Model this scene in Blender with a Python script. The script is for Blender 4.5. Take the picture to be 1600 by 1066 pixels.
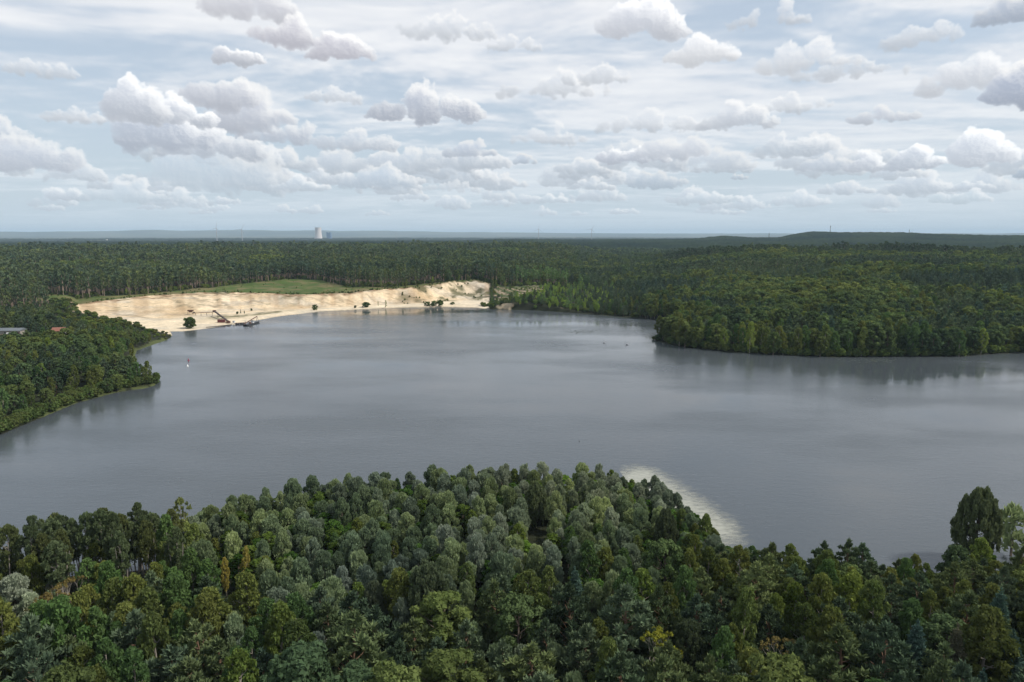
import bpy, math, random
import numpy as np
for _o in list(bpy.data.objects): bpy.data.objects.remove(_o, do_unlink=True)
SC = bpy.context.scene
COL = SC.collection
# ---------------------------------------------------------------- camera geometry helpers (photo pixels 1600x1066)
F_PX, CX, CY, PITCH, CAM_H = 1067.0, 800.0, 533.0, math.radians(8.9), 80.0
def pix_dir(px, py):
    x = (np.asarray(px, float) - CX) / F_PX
    y = (CY - np.asarray(py, float)) / F_PX
    c, s = math.cos(PITCH), math.sin(PITCH)
    d = np.stack([x, np.full_like(x, c) + y * s, -s + y * c], -1)
    return d / np.linalg.norm(d, axis=-1, keepdims=True)
def unp(px, py, z=0.0):
    d = pix_dir(px, py)
    t = (z - CAM_H) / d[..., 2]
    return np.stack([d[..., 0] * t, d[..., 1] * t], -1)
def proj(x, y, z):
    c, s = math.cos(PITCH), math.sin(PITCH)
    zz = z - CAM_H
    dep = y * c - zz * s
    up = y * s + zz * c
    return CX + F_PX * x / dep, CY - F_PX * up / dep, dep

# ---------------------------------------------------------------- periodic noise used for the clouds and the terrain
_NT = {}
def _tab(seed):
    if seed not in _NT:
        _NT[seed] = np.random.RandomState(seed).rand(256, 256).astype(np.float32)
    return _NT[seed]
def vnoise(x, y, seed=0):
    T = _tab(seed)
    xi = np.floor(x); yi = np.floor(y)
    fx = (x - xi).astype(np.float32); fy = (y - yi).astype(np.float32)
    fx = fx * fx * fx * (fx * (fx * 6 - 15) + 10); fy = fy * fy * fy * (fy * (fy * 6 - 15) + 10)
    xi = xi.astype(np.int64) & 255; yi = yi.astype(np.int64) & 255
    x1 = (xi + 1) & 255; y1 = (yi + 1) & 255
    return ((T[xi, yi] * (1 - fx) + T[x1, yi] * fx) * (1 - fy) + (T[xi, y1] * (1 - fx) + T[x1, y1] * fx) * fy) * 2 - 1
def fbm(x, y, seed=0, octv=5, gain=.5, lac=2.03, billow=False):
    s = 0; a = 1; n = 0
    for i in range(octv):
        v = vnoise(x + 17.3 * i, y + 5.1 * i, seed + i)
        if billow: v = 1 - 2 * np.abs(v)
        s = s + a * v; n += a; a *= gain; x = x * lac; y = y * lac
    return s / n

def sstep_(a, b, x):
    t = np.clip((x - a) / (b - a), 0, 1); return t * t * (3 - 2 * t)

# ---------------------------------------------------------------- cloud panorama, computed here and kept in memory
SKY_W, SKY_H = 4608, 1024          # columns: full circle of azimuth, rows: elevation = 90 deg * v^2
def build_sky():
    rgb = np.zeros((SKY_H, SKY_W, 3), np.float32); alp = np.zeros((SKY_H, SKY_W), np.float32)
    v = (np.arange(SKY_H) + .5) / SKY_H
    el = (math.pi / 2) * v ** 2
    az = ((np.arange(SKY_W) + .5) / SKY_W - .5) * 2 * math.pi      # 0 = straight ahead (+Y), positive to the right
    # ---- thin high sheets, laid out on a plane overhead
    A, E = np.meshgrid(az[::2].astype(np.float32), el[::2].astype(np.float32))
    r = 1.0 / (np.sin(E) + .045)
    X = np.sin(A) * r; Y = np.cos(A) * r
    wx = fbm(X * .5, Y * .5, 40, 3); wy = fbm(X * .5 + 9, Y * .5, 44, 3)
    n1 = fbm(X * .55 + wx * .9 + 3.2, Y * .9 + wy * .6, 50, 6, .56)
    n2 = fbm(X * 1.7 + wx * 2, Y * 2.9 + wy * 1.4, 60, 5, .6)
    n3 = fbm(X * 4.5 + wx * 3, Y * 9 + wy * 3, 70, 4, .6)
    cov = np.clip(.56 + n1 * 1.1 + n2 * .62 + n3 * .38 + .20 * np.sin(A * 1.0), 0, 1)
    cov = cov * cov * (3 - 2 * cov)
    a0 = .62 + .33 * cov
    tone = .5 + .5 * np.clip(n1 * .9 + n2 * 1.1 + n3 * .8 + .25 * np.sin(A), -1, 1)
    hi = np.stack([.62 + .25 * tone, .665 + .215 * tone, .745 + .155 * tone], -1)
    hi = np.array([.60, .69, .79]) * (1 - cov[..., None]) + hi * cov[..., None]
    # milky band towards the horizon
    hz = np.exp(-(E / math.radians(5.5)) ** 1.2)[..., None]
    hi = hi * (1 - hz) + np.array([.57, .68, .77]) * hz
    a0 = a0 * (1 - hz[..., 0]) + .92 * hz[..., 0]
    def up2(m):
        m = np.repeat(np.repeat(m, 2, 0), 2, 1)
        m[1:-1] = (m[:-2] + 2 * m[1:-1] + m[2:]) * .25
        return (np.roll(m, 1, 1) + 2 * m + np.roll(m, -1, 1)) * .25
    rgb[:] = up2(hi.astype(np.float32)); alp[:] = up2(a0.astype(np.float32))

    def sprite(a_c, e_b, w, h, seed, bright=1.0, soft=1.0, tilt=0.0, rag=1.0, bases=(.60,.645,.72), amp=1.0, flat=1.0):
        """One cumulus: centre azimuth, base elevation, width and height in radians, painted over what lies behind it."""
        rs = np.random.RandomState(seed)
        e0 = max(e_b - h * .45, .0008); e1 = e_b + h * 1.75
        r0 = int(math.sqrt(e0 / (math.pi / 2)) * SKY_H); r1 = min(SKY_H, int(math.sqrt(min(e1, math.pi / 2) / (math.pi / 2)) * SKY_H) + 2)
        ce = max(math.cos(min(e_b + h / 2, 1.4)), .15)
        hw = w * .85 / ce
        c0 = int(((a_c - hw) / (2 * math.pi) + .5) * SKY_W); c1 = int(((a_c + hw) / (2 * math.pi) + .5) * SKY_W) + 2
        if r1 - r0 < 3 or c1 - c0 < 5: return
        cols = np.arange(c0, c1); rows = np.arange(r0, r1)
        aa = ((cols + .5) / SKY_W - .5) * 2 * math.pi
        ee = (math.pi / 2) * ((rows + .5) / SKY_H) ** 2
        S, T = np.meshgrid((aa - a_c) * ce / (w / 2), (ee - e_b) / h)
        T = T - tilt * S
        asp = w / (2 * h)                                         # keep the puffs round
        ox, oy = rs.rand(2) * 200
        fx, fy = S * asp, T
        big = math.sqrt(max(1, w / .12))
        # warp
        q = 2.1 * min(big, 1.6)
        small = r1 - r0 < 34; no = 2 if small else 4
        fx = fx.astype(np.float32); fy = fy.astype(np.float32)
        dx = fbm(fx * q + ox, fy * q + oy, seed % 90 + 100, no, .55) ; dy = fbm(fx * q + ox + 31, fy * q + oy, seed % 90 + 110, no, .55)
        Sx = S + dx * .17 * rag / max(asp, .6); Ty = T + dy * .17 * rag
        n = int(9 + 5 * asp)
        D = np.full(S.shape, -.6, np.float32)
        for i in range(n):
            sx = rs.uniform(-.78, .78)
            top = (1 - abs(sx) ** 1.6) * rs.uniform(.45, 1.0)
            rr = rs.uniform(.22, .42) * (1 - .45 * abs(sx))
            cy = rs.uniform(.12, max(.15, top - rr * .7))
            d2 = ((Sx - sx) * asp / rr / 1.15) ** 2 + ((Ty - cy) / rr) ** 2
            D = np.maximum(D, (1 - d2) * rr * 2.2)
        bil = fbm(fx * 3.4 * big + ox, fy * 3.4 * big + oy, seed % 90 + 120, 3 if small else 5, .56, billow=True)
        fine = 0 if small else fbm(fx * 9 * big + ox, fy * 9 * big + oy, seed % 90 + 140, 4, .6)
        D = D + bil * .30 * amp + fine * .045 * amp
        D = np.where(Ty < .10, D + (Ty - .10) * 4.2 * flat, D)             # flat base
        D = np.where((np.abs(S) > 1.35), D - (np.abs(S) - 1.35) * 3, D)
        thick = np.maximum(D, 0)
        alpha = 1 - np.exp(-thick * (6.2 / soft)); alpha = alpha * sstep_(0, .10 * soft, thick)
        # light: optical depth towards the sun, marched across the cloud, plus the far light through thin edges
        pr = max(1, (r1 - r0)); pc = max(1, (c1 - c0))
        step_r = pr / 2.2 * .045; step_c = pr / 2.2 * .030
        occ = np.zeros_like(thick)
        wts = [1, 1, 1.2, 1.5, 2, 2.6, 3.2]
        for i, wgt in enumerate(wts):
            k = (1.55 ** i)
            sr = int(round(step_r * k)); sc = int(round(step_c * k))
            if sr == 0 and sc == 0: sr = 1
            P = np.zeros_like(thick)
            if sr < pr and sc < pc: P[:pr - sr, :pc - sc] = thick[sr:, sc:]
            occ += P * wgt
        lit = np.exp(-occ * .50)
        dn = np.clip((Ty + S * .22 - .02) / .72, 0, 1); dn = dn * dn * (3 - 2 * dn)
        lit = lit * (.12 + .88 * dn) * (1 - .10 * (1 - dn)) + .02
        # relief from the billows
        g = np.zeros_like(D); g[:-1, :-1] = (D[:-1, :-1] - D[1:, :-1]) * .8 + (D[:-1, :-1] - D[:-1, 1:]) * .6
        lit = np.clip(lit * 1.1 + np.clip(g * pr * .030 * (.3 + .7 * dn), -.10, .13), 0, 1)
        under = np.clip(T / .55, 0, 1)
        amb = np.array(bases)[None, None, :] * (.71 + .31 * under[..., None])
        top = np.array([1.0, .995, .99]) * bright
        col = amb * (1 - lit[..., None]) + top * lit[..., None]
        edge = np.exp(-thick * 7.0)[..., None]
        col = col * (1 - .22 * edge) + np.array([.82, .85, .89]) * (.22 * edge)
        # air between: far clouds sink into the horizon band
        f = math.exp(-max(0, e_b) / math.radians(3.2)) * .62
        col = col * (1 - f) + np.array([.60, .70, .78]) * f
        alpha = alpha * (1 - .35 * f)
        cw = np.mod(cols, SKY_W)
        Rg = rows[:, None]; Cg = cw[None, :]
        old = rgb[Rg, Cg]; oa = alp[Rg, Cg]
        na = alpha + oa * (1 - alpha)
        rgb[Rg, Cg] = (col * alpha[..., None] + old * (oa * (1 - alpha))[..., None]) / np.maximum(na, 1e-4)[..., None]
        alp[Rg, Cg] = na

    # ---- the wide field of cumulus: bases at one height, going on all round the horizon
    rs = np.random.RandomState(5)
    fld = []
    for _ in range(400):
        dist = 1.0 / (.026 + .075 * rs.uniform(0, 1) ** 1.3)                        # in units of cloud base height
        a = rs.uniform(-math.pi, math.pi)
        fld.append((dist, a))
    for _ in range(40):                                           # overhead and to the sides, out of the frame
        a = rs.uniform(math.radians(48), math.radians(312)); fld.append((rs.uniform(1.3, 6), a))
    for _ in range(6):
        fld.append((rs.uniform(.8, 1.6), rs.uniform(-.7, .7)))
    fld.sort(reverse=True)
    for i, (dist, a) in enumerate(fld):
        e_b = math.atan(1 / dist)
        big = rs.uniform(.35, 1.0) ** 1.3
        w = (.75 + 1.25 * big) / dist * 1.05; h = w * rs.uniform(.22, .42)
        sprite(a, e_b, w, h, 300 + i, bright=rs.uniform(.84, .97), soft=rs.uniform(.8, 2.2), rag=1.2, bases=(.575, .635, .715))

    # ---- the clouds one can point to: centre x, base y, width, height in photo pixels
    def hand(px, py, w, h, seed, **kw):
        d = pix_dir(px, py); a = math.atan2(d[0], d[1]); e = math.asin(d[2])
        d2 = pix_dir(px + w / 2, py); d1 = pix_dir(px - w / 2, py)
        d3 = pix_dir(px, py - h)
        wa = math.acos(float(np.clip((d1 * d2).sum(), -1, 1))); ha = math.asin(d3[2]) - e
        sprite(a, e, wa, ha, seed, **kw)
    G = (.50, .54, .63)
    for i_, (qx, qy, qw, qh) in enumerate([(700, 60, 190, 46), (800, 80, 120, 30), (860, 150, 220, 46), (1010, 205, 220, 38), (1200, 40, 150, 46), (1330, 120, 220, 50), (1440, 70, 170, 50), (60, 120, 160, 40),
                                           (120, 190, 130, 30), (930, 130, 130, 40), (1230, 175, 170, 34), (520, 160, 120, 30), (860, 225, 140, 34), (700, 300, 130, 26)]):
        hand(qx, qy, qw, qh, 700 + i_, bright=.93, soft=3.2, bases=(.66, .70, .76), flat=.4, rag=1.5)
    hand(60, 268, 250, 70, 11, bright=.9, soft=1.4, bases=(.56,.60,.69))
    hand(330, 300, 330, 95, 21, bright=.86, soft=1.9, bases=(.55,.63,.72), amp=.9)
    hand(440, 225, 150, 60, 31, bright=.90, soft=1.6, bases=(.56, .60, .69), flat=.5)
    hand(390, 205, 160, 85, 32, bright=.90, soft=1.4, bases=(.58, .61, .69), flat=.4)
    hand(350, 165, 120, 70, 34, bright=.92, soft=1.3, bases=(.60, .63, .71), flat=.3)
    hand(375, 100, 90, 42, 33, bright=1.04, soft=.8, bases=(.6, .63, .7), flat=.4)
    hand(330, 245, 200, 70, 36, bright=.95, soft=1.2, bases=(.55, .60, .69), flat=.7)
    hand(262, 232, 170, 95, 41, bright=1.05, soft=.9, bases=(.53, .58, .68), flat=.5)
    hand(285, 195, 95, 60, 43, bright=1.08, soft=.8, bases=(.60, .64, .72), flat=.3)
    hand(215, 185, 120, 88, 47, bright=1.07, soft=.8, bases=(.60, .64, .72), flat=.3)
    hand(400, 30, 190, 70, 52, bright=.96, soft=1.8, bases=(.66, .67, .73), flat=.3)
    hand(465, 72, 160, 70, 53, bright=.98, soft=1.4, bases=(.62, .62, .69), flat=.4)
    hand(540, 95, 140, 62, 51, bright=1.0, soft=1.0, bases=(.60, .60, .67), flat=.9)
    hand(668, 191, 205, 80, 61, bright=.93, soft=.95, bases=(.50, .54, .63), flat=1.3)
    hand(1008, 60, 135, 95, 71, bright=1.10, soft=.9, tilt=0, bases=(.66, .69, .76), flat=.5)
    hand(1100, 100, 140, 62, 72, bright=1.02, soft=1.2, bases=(.76, .78, .82), flat=.5)
    hand(1155, 202, 130, 52, 81, bright=.95, soft=1.5, bases=(.60, .64, .71))
    hand(1260, 110, 200, 60, 82, bright=.95, soft=2.4, bases=(.74, .77, .82), flat=.4)
    hand(975, 256, 160, 40, 91, bright=1.03, soft=.8, bases=(.56, .60, .69), flat=1.3)
    hand(1055, 250, 150, 50, 92, bright=.86, soft=1.9, bases=(.60, .64, .72))
    hand(1025, 294, 100, 38, 93, bright=.80, soft=1.1, bases=(.48, .56, .66))
    hand(925, 297, 90, 22, 94, bright=.9, soft=1.3, bases=(.55, .61, .69))
    hand(1290, 268, 130, 34, 95, bright=.86, soft=1.7, bases=(.55, .61, .70))
    hand(1350, 268, 80, 36, 96, bright=1.04, soft=.8, bases=(.58, .62, .70))
    hand(1425, 266, 100, 56, 97, bright=1.10, soft=.65, bases=(.56, .61, .70), flat=1.3)
    hand(1530, 262, 125, 75, 98, bright=1.12, soft=.65, bases=(.62, .66, .74), flat=1.2)
    hand(1375, 192, 150, 36, 99, bright=.86, soft=1.9, bases=(.58, .62, .70))
    hand(1520, 140, 190, 85, 101, bright=1.0, soft=1.9, bases=(.70, .73, .79), flat=.6)
    hand(1595, 166, 120, 90, 103, bright=.92, soft=.8, bases=(.44, .49, .60))
    hand(1580, 36, 180, 60, 104, bright=.82, soft=1.6, bases=(.46, .52, .62))
    hand(1600, 278, 40, 28, 105, bright=.72, soft=1.0, bases=(.42, .50, .61))
    hand(735, 245, 95, 34, 106, bright=.84, soft=1.4, bases=(.54, .60, .70))
    hand(820, 257, 48, 20, 107, bright=.8, soft=1.2, bases=(.50, .57, .67))
    hand(600, 295, 160, 45, 108, bright=.88, soft=1.5, bases=(.52, .60, .70))
    hand(560, 235, 150, 45, 109, bright=.9, soft=1.9, bases=(.60, .65, .73))
    hand(470, 300, 110, 32, 110, bright=.98, soft=1.0, bases=(.58, .65, .73))
    hand(230, 318, 230, 42, 111, bright=.95, soft=1.2, bases=(.58, .66, .74))
    hand(1250, 322, 110, 32, 112, bright=.97, soft=1.1, bases=(.60, .67, .75))
    hand(1500, 318, 130, 28, 113, bright=.97, soft=1.1, bases=(.58, .67, .74))
    hand(860, 318, 60, 22, 114, bright=.95, soft=1.1, bases=(.58, .66, .74))
    hand(1110, 318, 130, 26, 115, bright=.95, soft=1.2, bases=(.58, .66, .74))
    hand(1155, 281, 32, 14, 116, bright=.78, soft=1.1, bases=(.48, .56, .66))
    out = np.empty((SKY_H, SKY_W, 4), np.float32)
    out[..., :3] = np.clip(rgb, 0, 2); out[..., 3] = alp
    return out

# ---------------------------------------------------------------- camera, world, sun, exposure
cam = bpy.data.cameras.new('camera'); cam_o = bpy.data.objects.new('camera', cam); COL.objects.link(cam_o)
cam.sensor_width = 36; cam.lens = 36 * F_PX / 1600; cam.clip_start = .5; cam.clip_end = 120000
cam_o.location = (0, 0, CAM_H); cam_o.rotation_euler = (math.pi / 2 - PITCH, 0, 0)
SC.camera = cam_o
SC.view_settings.view_transform = 'Standard'; SC.view_settings.look = 'None'
SC.view_settings.exposure = 0.27; SC.view_settings.gamma = 1.0; SC.view_settings.use_curve_mapping = False
SUN_AZ, SUN_EL = math.radians(98), math.radians(48)      # to the right of the view, clockwise from +Y
sun = bpy.data.lights.new('sun', 'SUN'); sun.energy = 3.2; sun.angle = math.radians(6); sun.color = (1, .95, .87)
sun_o = bpy.data.objects.new('sun', sun); COL.objects.link(sun_o)
sun_o.rotation_euler = (math.pi / 2 - SUN_EL, 0, -SUN_AZ + math.pi)
sun_o.location = (0, 0, 300)

W = bpy.data.worlds.new('World'); SC.world = W; W.use_nodes = True
def make_world():
    px = build_sky()
    im = bpy.data.images.new('cloud_panorama', SKY_W, SKY_H, alpha=True, float_buffer=True)
    im.colorspace_settings.name = 'Non-Color'; im.alpha_mode = 'CHANNEL_PACKED'
    im.pixels.foreach_set(px.ravel()); im.update(); im.pack()
    nt = W.node_tree; nt.nodes.clear(); N = nt.nodes.new; L = nt.links.new
    def m(op, a, b=None):
        n = N('ShaderNodeMath'); n.operation = op
        for i, q in enumerate((a, b)):
            if q is None: continue
            if isinstance(q, (int, float)): n.inputs[i].default_value = q
            else: L(q, n.inputs[i])
        return n.outputs[0]
    tc = N('ShaderNodeTexCoord'); sp = N('ShaderNodeSeparateXYZ'); L(tc.outputs['Generated'], sp.inputs[0])
    az = m('ARCTAN2', sp.outputs[0], sp.outputs[1]); u = m('ADD', m('DIVIDE', az, 2 * math.pi), .5)
    zc = m('MAXIMUM', sp.outputs[2], 0.0002)
    e = m('ARCSINE', m('MINIMUM', zc, 1.0)); v = m('POWER', m('DIVIDE', e, math.pi / 2), .5)
    cb = N('ShaderNodeCombineXYZ'); L(u, cb.inputs[0]); L(v, cb.inputs[1])
    tx = N('ShaderNodeTexImage'); tx.image = im; tx.interpolation = 'Linear'; tx.extension = 'EXTEND'; L(cb.outputs[0], tx.inputs[0])
    sk = N('ShaderNodeTexSky'); sk.sky_type = 'NISHITA'; sk.sun_disc = False
    sk.sun_elevation = SUN_EL; sk.sun_rotation = SUN_AZ; sk.dust_density = 2.0; sk.air_density = 1.0
    b1 = N('ShaderNodeBackground'); b1.inputs[1].default_value = .095
    L(sk.outputs[0], b1.inputs[0])
    b2 = N('ShaderNodeBackground'); b2.inputs[1].default_value = CLOUD_GAIN; L(tx.outputs[0], b2.inputs[0])
    mx = N('ShaderNodeMixShader'); L(tx.outputs[1], mx.inputs[0]); L(b1.outputs[0], mx.inputs[1]); L(b2.outputs[0], mx.inputs[2])
    out = N('ShaderNodeOutputWorld'); L(mx.outputs[0], out.inputs[0])
CLOUD_GAIN = .90
make_world()
W.cycles.sampling_method = 'MANUAL'; W.cycles.sample_map_resolution = 512
SC.cycles.max_bounces = 5; SC.cycles.diffuse_bounces = 2; SC.cycles.glossy_bounces = 2
SC.cycles.transmission_bounces = 2; SC.cycles.volume_bounces = 0; SC.cycles.transparent_max_bounces = 8
SC.cycles.use_denoising = True; SC.cycles.denoising_prefilter = 'ACCURATE'; SC.cycles.denoising_input_passes = 'RGB_ALBEDO_NORMAL'

# ---------------------------------------------------------------- small helpers
def tag(o, label=None, cat=None, group=None, kind=None):
    for k, v in (('label', label), ('category', cat), ('group', group), ('kind', kind)):
        if v: o[k] = v
    return o
def mesh_from(name, V, F, mats=(), mi=None, smooth=False, attrs=None):
    V = np.asarray(V, np.float32); F = np.asarray(F, np.int32); k = F.shape[1]
    me = bpy.data.meshes.new(name)
    me.vertices.add(len(V)); me.vertices.foreach_set('co', V.ravel())
    me.loops.add(F.size); me.loops.foreach_set('vertex_index', F.ravel())
    me.polygons.add(len(F)); me.polygons.foreach_set('loop_start', np.arange(0, F.size, k, dtype=np.int32))
    me.polygons.foreach_set('use_smooth', np.full(len(F), smooth))
    if mi is not None: me.polygons.foreach_set('material_index', np.asarray(mi, np.int32))
    for m in mats: me.materials.append(m)
    for an, (typ, arr) in (attrs or {}).items():
        a = me.attributes.new(an, typ, 'POINT')
        a.data.foreach_set('value' if typ == 'FLOAT' else 'color', np.asarray(arr, np.float32).ravel())
    me.update(calc_edges=True)
    return me
def add(name, data, parent=None, loc=(0, 0, 0), rz=0, scale=None):
    o = bpy.data.objects.new(name, data); COL.objects.link(o)
    o.location = loc; o.rotation_euler = (0, 0, rz)
    if scale: o.scale = scale
    if parent: o.parent = parent
    return o
def sstep(a, b, x):
    t = np.clip((x - a) / (b - a), 0, 1); return t * t * (3 - 2 * t)

# ---------------------------------------------------------------- shoreline (photo pixels on the water level, near shore from its tree tops)
far_px = [(-900, 760), (-300, 720), (0, 680), (60, 655), (120, 630), (180, 614), (232, 606), (246, 601), (240, 594), (222, 588), (208, 566), (214, 548),
          (236, 540), (262, 531), (270, 524), (266, 518), (285, 518), (320, 514), (360, 508), (400, 501), (440, 494), (500, 487), (560, 484), (620, 481),
          (700, 480), (745, 481), (760, 483), (830, 485), (880, 488), (930, 492), (985, 497), (1030, 500), (1075, 508), (1050, 520), (1022, 528), (1024, 533),
          (1060, 542), (1130, 550), (1200, 555), (1300, 559), (1400, 558), (1500, 558), (1560, 553), (1620, 552), (1750, 556), (2100, 590), (2500, 700)]
near_px = [(2300, 830, 12), (1900, 800, 12), (1700, 800, 12), (1600, 822, 11), (1520, 862, 6), (1470, 880, 6), (1380, 872, 8), (1250, 862, 8), (1165, 852, 7), (1108, 818, 6),
           (1056, 778, 7), (1012, 748, 8), (972, 730, 9), (900, 722, 10), (800, 724, 10), (700, 726, 10), (600, 735, 10), (500, 745, 10), (420, 758, 10), (350, 775, 10),
           (300, 800, 9), (250, 850, 6), (150, 860, 6), (50, 865, 6), (0, 868, 8), (-150, 880, 10), (-600, 900, 10)]
LAKE = np.array([unp(*p) for p in far_px] + [unp(p[0], p[1], p[2]) for p in near_px])
NEAR_LINE = np.array([unp(p[0], p[1], p[2]) for p in near_px])
def signed_dist(x, y, P=LAKE):
    """Distance to the shoreline, positive on land."""
    x = np.asarray(x, float); y = np.asarray(y, float); sh = x.shape; x = x.ravel(); y = y.ravel()
    best = np.full(x.shape, 1e18); ins = np.zeros(x.shape, bool)
    for i in range(len(P)):
        ax, ay = P[i]; bx, by = P[(i + 1) % len(P)]
        ex, ey = bx - ax, by - ay
        t = np.clip(((x - ax) * ex + (y - ay) * ey) / (ex * ex + ey * ey), 0, 1)
        best = np.minimum(best, (x - ax - t * ex) ** 2 + (y - ay - t * ey) ** 2)
        c = (ay > y) != (by > y)
        if ey != 0: ins ^= c & (x < ex * (y - ay) / ey + ax)
    d = np.sqrt(best)
    return np.where(ins, -d, d).reshape(sh)

# the sand pit: crest line and forest edge by bearing (x/y tangent), from the photo
def radial(pts):
    w = np.array([unp(p[0], p[1], p[2]) for p in pts]); b = np.arctan2(w[:, 0], w[:, 1]); return b, np.hypot(w[:, 0], w[:, 1])
CREST = [(110, 478, 6), (135, 475, 8), (160, 471, 9), (220, 464, 10), (280, 460, 11), (330, 457, 12), (400, 459, 12), (470, 461, 12), (540, 459, 13), (600, 453, 15), (650, 450, 15.5), (700, 442, 17), (740, 439, 17), (765, 444, 15)]
EDGE = [(60, 466, 9), (110, 466, 10), (150, 461, 11), (200, 459, 12), (250, 456, 12), (330, 449, 13), (400, 442, 13), (450, 436, 14), (500, 438, 14), (540, 448, 14), (600, 449, 15.5), (650, 446, 16), (700, 440, 17.5), (740, 436, 18), (790, 446, 15), (850, 442, 16), (880, 450, 12)]
CB, CR = radial(CREST); EB, ER = radial(EDGE); CT = np.array([p[2] for p in CREST], float)
SHB, SHR = radial([(p[0], p[1], 0) for p in far_px if 255 < p[0] < 800 and p[1] < 525])
PIT0, PIT1 = CB[0], CB[-1]
def ground(x, y, detail=True):
    x = np.asarray(x, float); y = np.asarray(y, float)
    sd = signed_dist(x, y); r = np.hypot(x, y); b = np.arctan2(x, y)
    near = 1 - sstep(235, 330, y)
    h_near = 1.3 * (1 - np.exp(-np.maximum(sd, 0) / 5)) + .012 * np.maximum(sd, 0)
    wr = sstep(.02, .16, b)
    h_right = (13 + 25 * sstep(.10, .34, b)) * (1 - np.exp(-(np.maximum(sd, 0) / 430) ** 1.3)) + 7 * fbm(x / 260, y / 260, 61, 3) * sstep(60, 300, sd) - 26 * sstep(1350, 2100, r) * sstep(.05, .25, b)
    h_left = 1.0 * (1 - np.exp(-np.maximum(sd, 0) / 4)) + 8 * (1 - np.exp(-np.maximum(sd, 0) / 170))
    plate = np.interp(r, [600, 780, 1050, 1600, 2600, 4000, 6500, 10000, 20000, 34000], [9, 12, 14, 20, 22, 18, 4, -28, -70, -90])
    wl = 1 - sstep(.0, .10, b)
    t = sstep(620, 830, r)
    h_l = h_left * (1 - t) + plate * t
    h_far = h_l * (1 - wr) + (h_right * (1 - sstep(2200, 3200, r)) + (plate + 4) * sstep(2200, 3200, r)) * wr
    # pit
    inp = sstep(PIT0 - .004, PIT0 + .012, b) * (1 - sstep(PIT1 - .005, PIT1 + .07, b))
    rc = np.interp(b, CB, CR); rs = np.interp(b, SHB, SHR); T = np.interp(b, CB, CT) + .9 * fbm(b * 70, b * 3, 63, 4) + .8 * fbm(b * 260, b * 3, 65, 2) * sstep(-.2, -.12, b)
    rs = np.where(b < SHB[0], np.interp(b, [CB[0], SHB[0]], [CR[0] - 90, SHR[0]]), rs)
    u = np.clip((r - rs) / np.maximum(rc - rs, 5), 0, 1.2)
    prof = .05 * sstep(0, .12, u) + .06 * u + .89 * sstep(.42, .96, u)
    if detail:
        q = u * 5 + 1.5 * fbm(b * 40, u * 2, 53, 3); st_ = (np.floor(q) + sstep(.25, .6, q - np.floor(q))) - q
        prof = prof + .055 * st_ * sstep(.30, .5, u) * (1 - sstep(.93, 1.0, u))
        al = b * 900
        rill = np.abs(fbm(al / 16 + u * 1.6, u * .9 + 3, 7, 3)) + .6 * np.abs(fbm(al / 5, u * 1.3, 17, 3))
        prof = prof - rill * .22 * sstep(.40, .66, u) * (1 - sstep(.97, 1.0, u)) + .05 * fbm(x / 22, y / 22, 23, 4) * sstep(.1, .25, u)
        prof = prof + .05 * sstep(.80, .84, u + .05 * fbm(al / 30, u, 33, 3)) - .05 * sstep(.62, .66, u + .06 * fbm(al / 40, u, 43, 3)) * (1 - sstep(.70, .8, u))
    T2 = np.where(r > rc, T + (r - rc) * .008, T)
    h_pit = np.where(u < 1, T * prof, T2)
    inp2 = inp * (1 - sstep(1150, 1500, r)) * sstep(rs - 3, rs + 3, r)
    h = h_far * (1 - inp2) + h_pit * inp2
    h = h * (1 - near) + h_near * near
    if detail:
        h = h + fbm(x / 60, y / 60, 3, 4) * 1.1 * sstep(8, 60, sd) * (1 - inp2) + .25 * fbm(x / 9, y / 9, 13, 3) * sstep(2, 10, sd) * (1 - inp2)
    shore = np.clip(sd / 3.0, 0, 1)
    land = np.maximum(h, .10) * shore + .22 * np.minimum(sd, 1.0)
    return np.where(sd > 0, np.maximum(land, .02), np.maximum(-4.0, sd * .35 - .05))
def zones(x, y):
    """sand, field, rubble, rows masks"""
    r = np.hypot(x, y); b = np.arctan2(x, y)
    rc = np.interp(b, CB, CR); re = np.interp(b, EB, ER); rs = np.interp(b, SHB, SHR)
    rs = np.where(b < SHB[0], np.interp(b, [CB[0], SHB[0]], [CR[0] - 90, SHR[0]]), rs)
    inp = (b > PIT0) & (b < PIT1)
    wob = 6 * fbm(x / 25, y / 25, 71, 4)
    sand = inp & (r + wob * .5 < rc + 1) & (r > rs - 6)
    field = (b > EB[0]) & (b < EB[-1]) & (r >= rc + wob * .5) & (r < re + 3)
    return sand, field, rc, re, rs, b, r

def in_rows(b, r):
    w = r * .02; bb = b + .006 * np.sin(r / 9.) + .004 * np.sin(r / 3.7)
    return (bb > math.atan2(*unp(772, 460, 8))) & (bb < math.atan2(*unp(850, 455, 9))) & (r > 785 + b * 500 + 6 * np.sin(b * 300)) & (r < np.interp(b, EB, ER) + 2)

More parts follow.
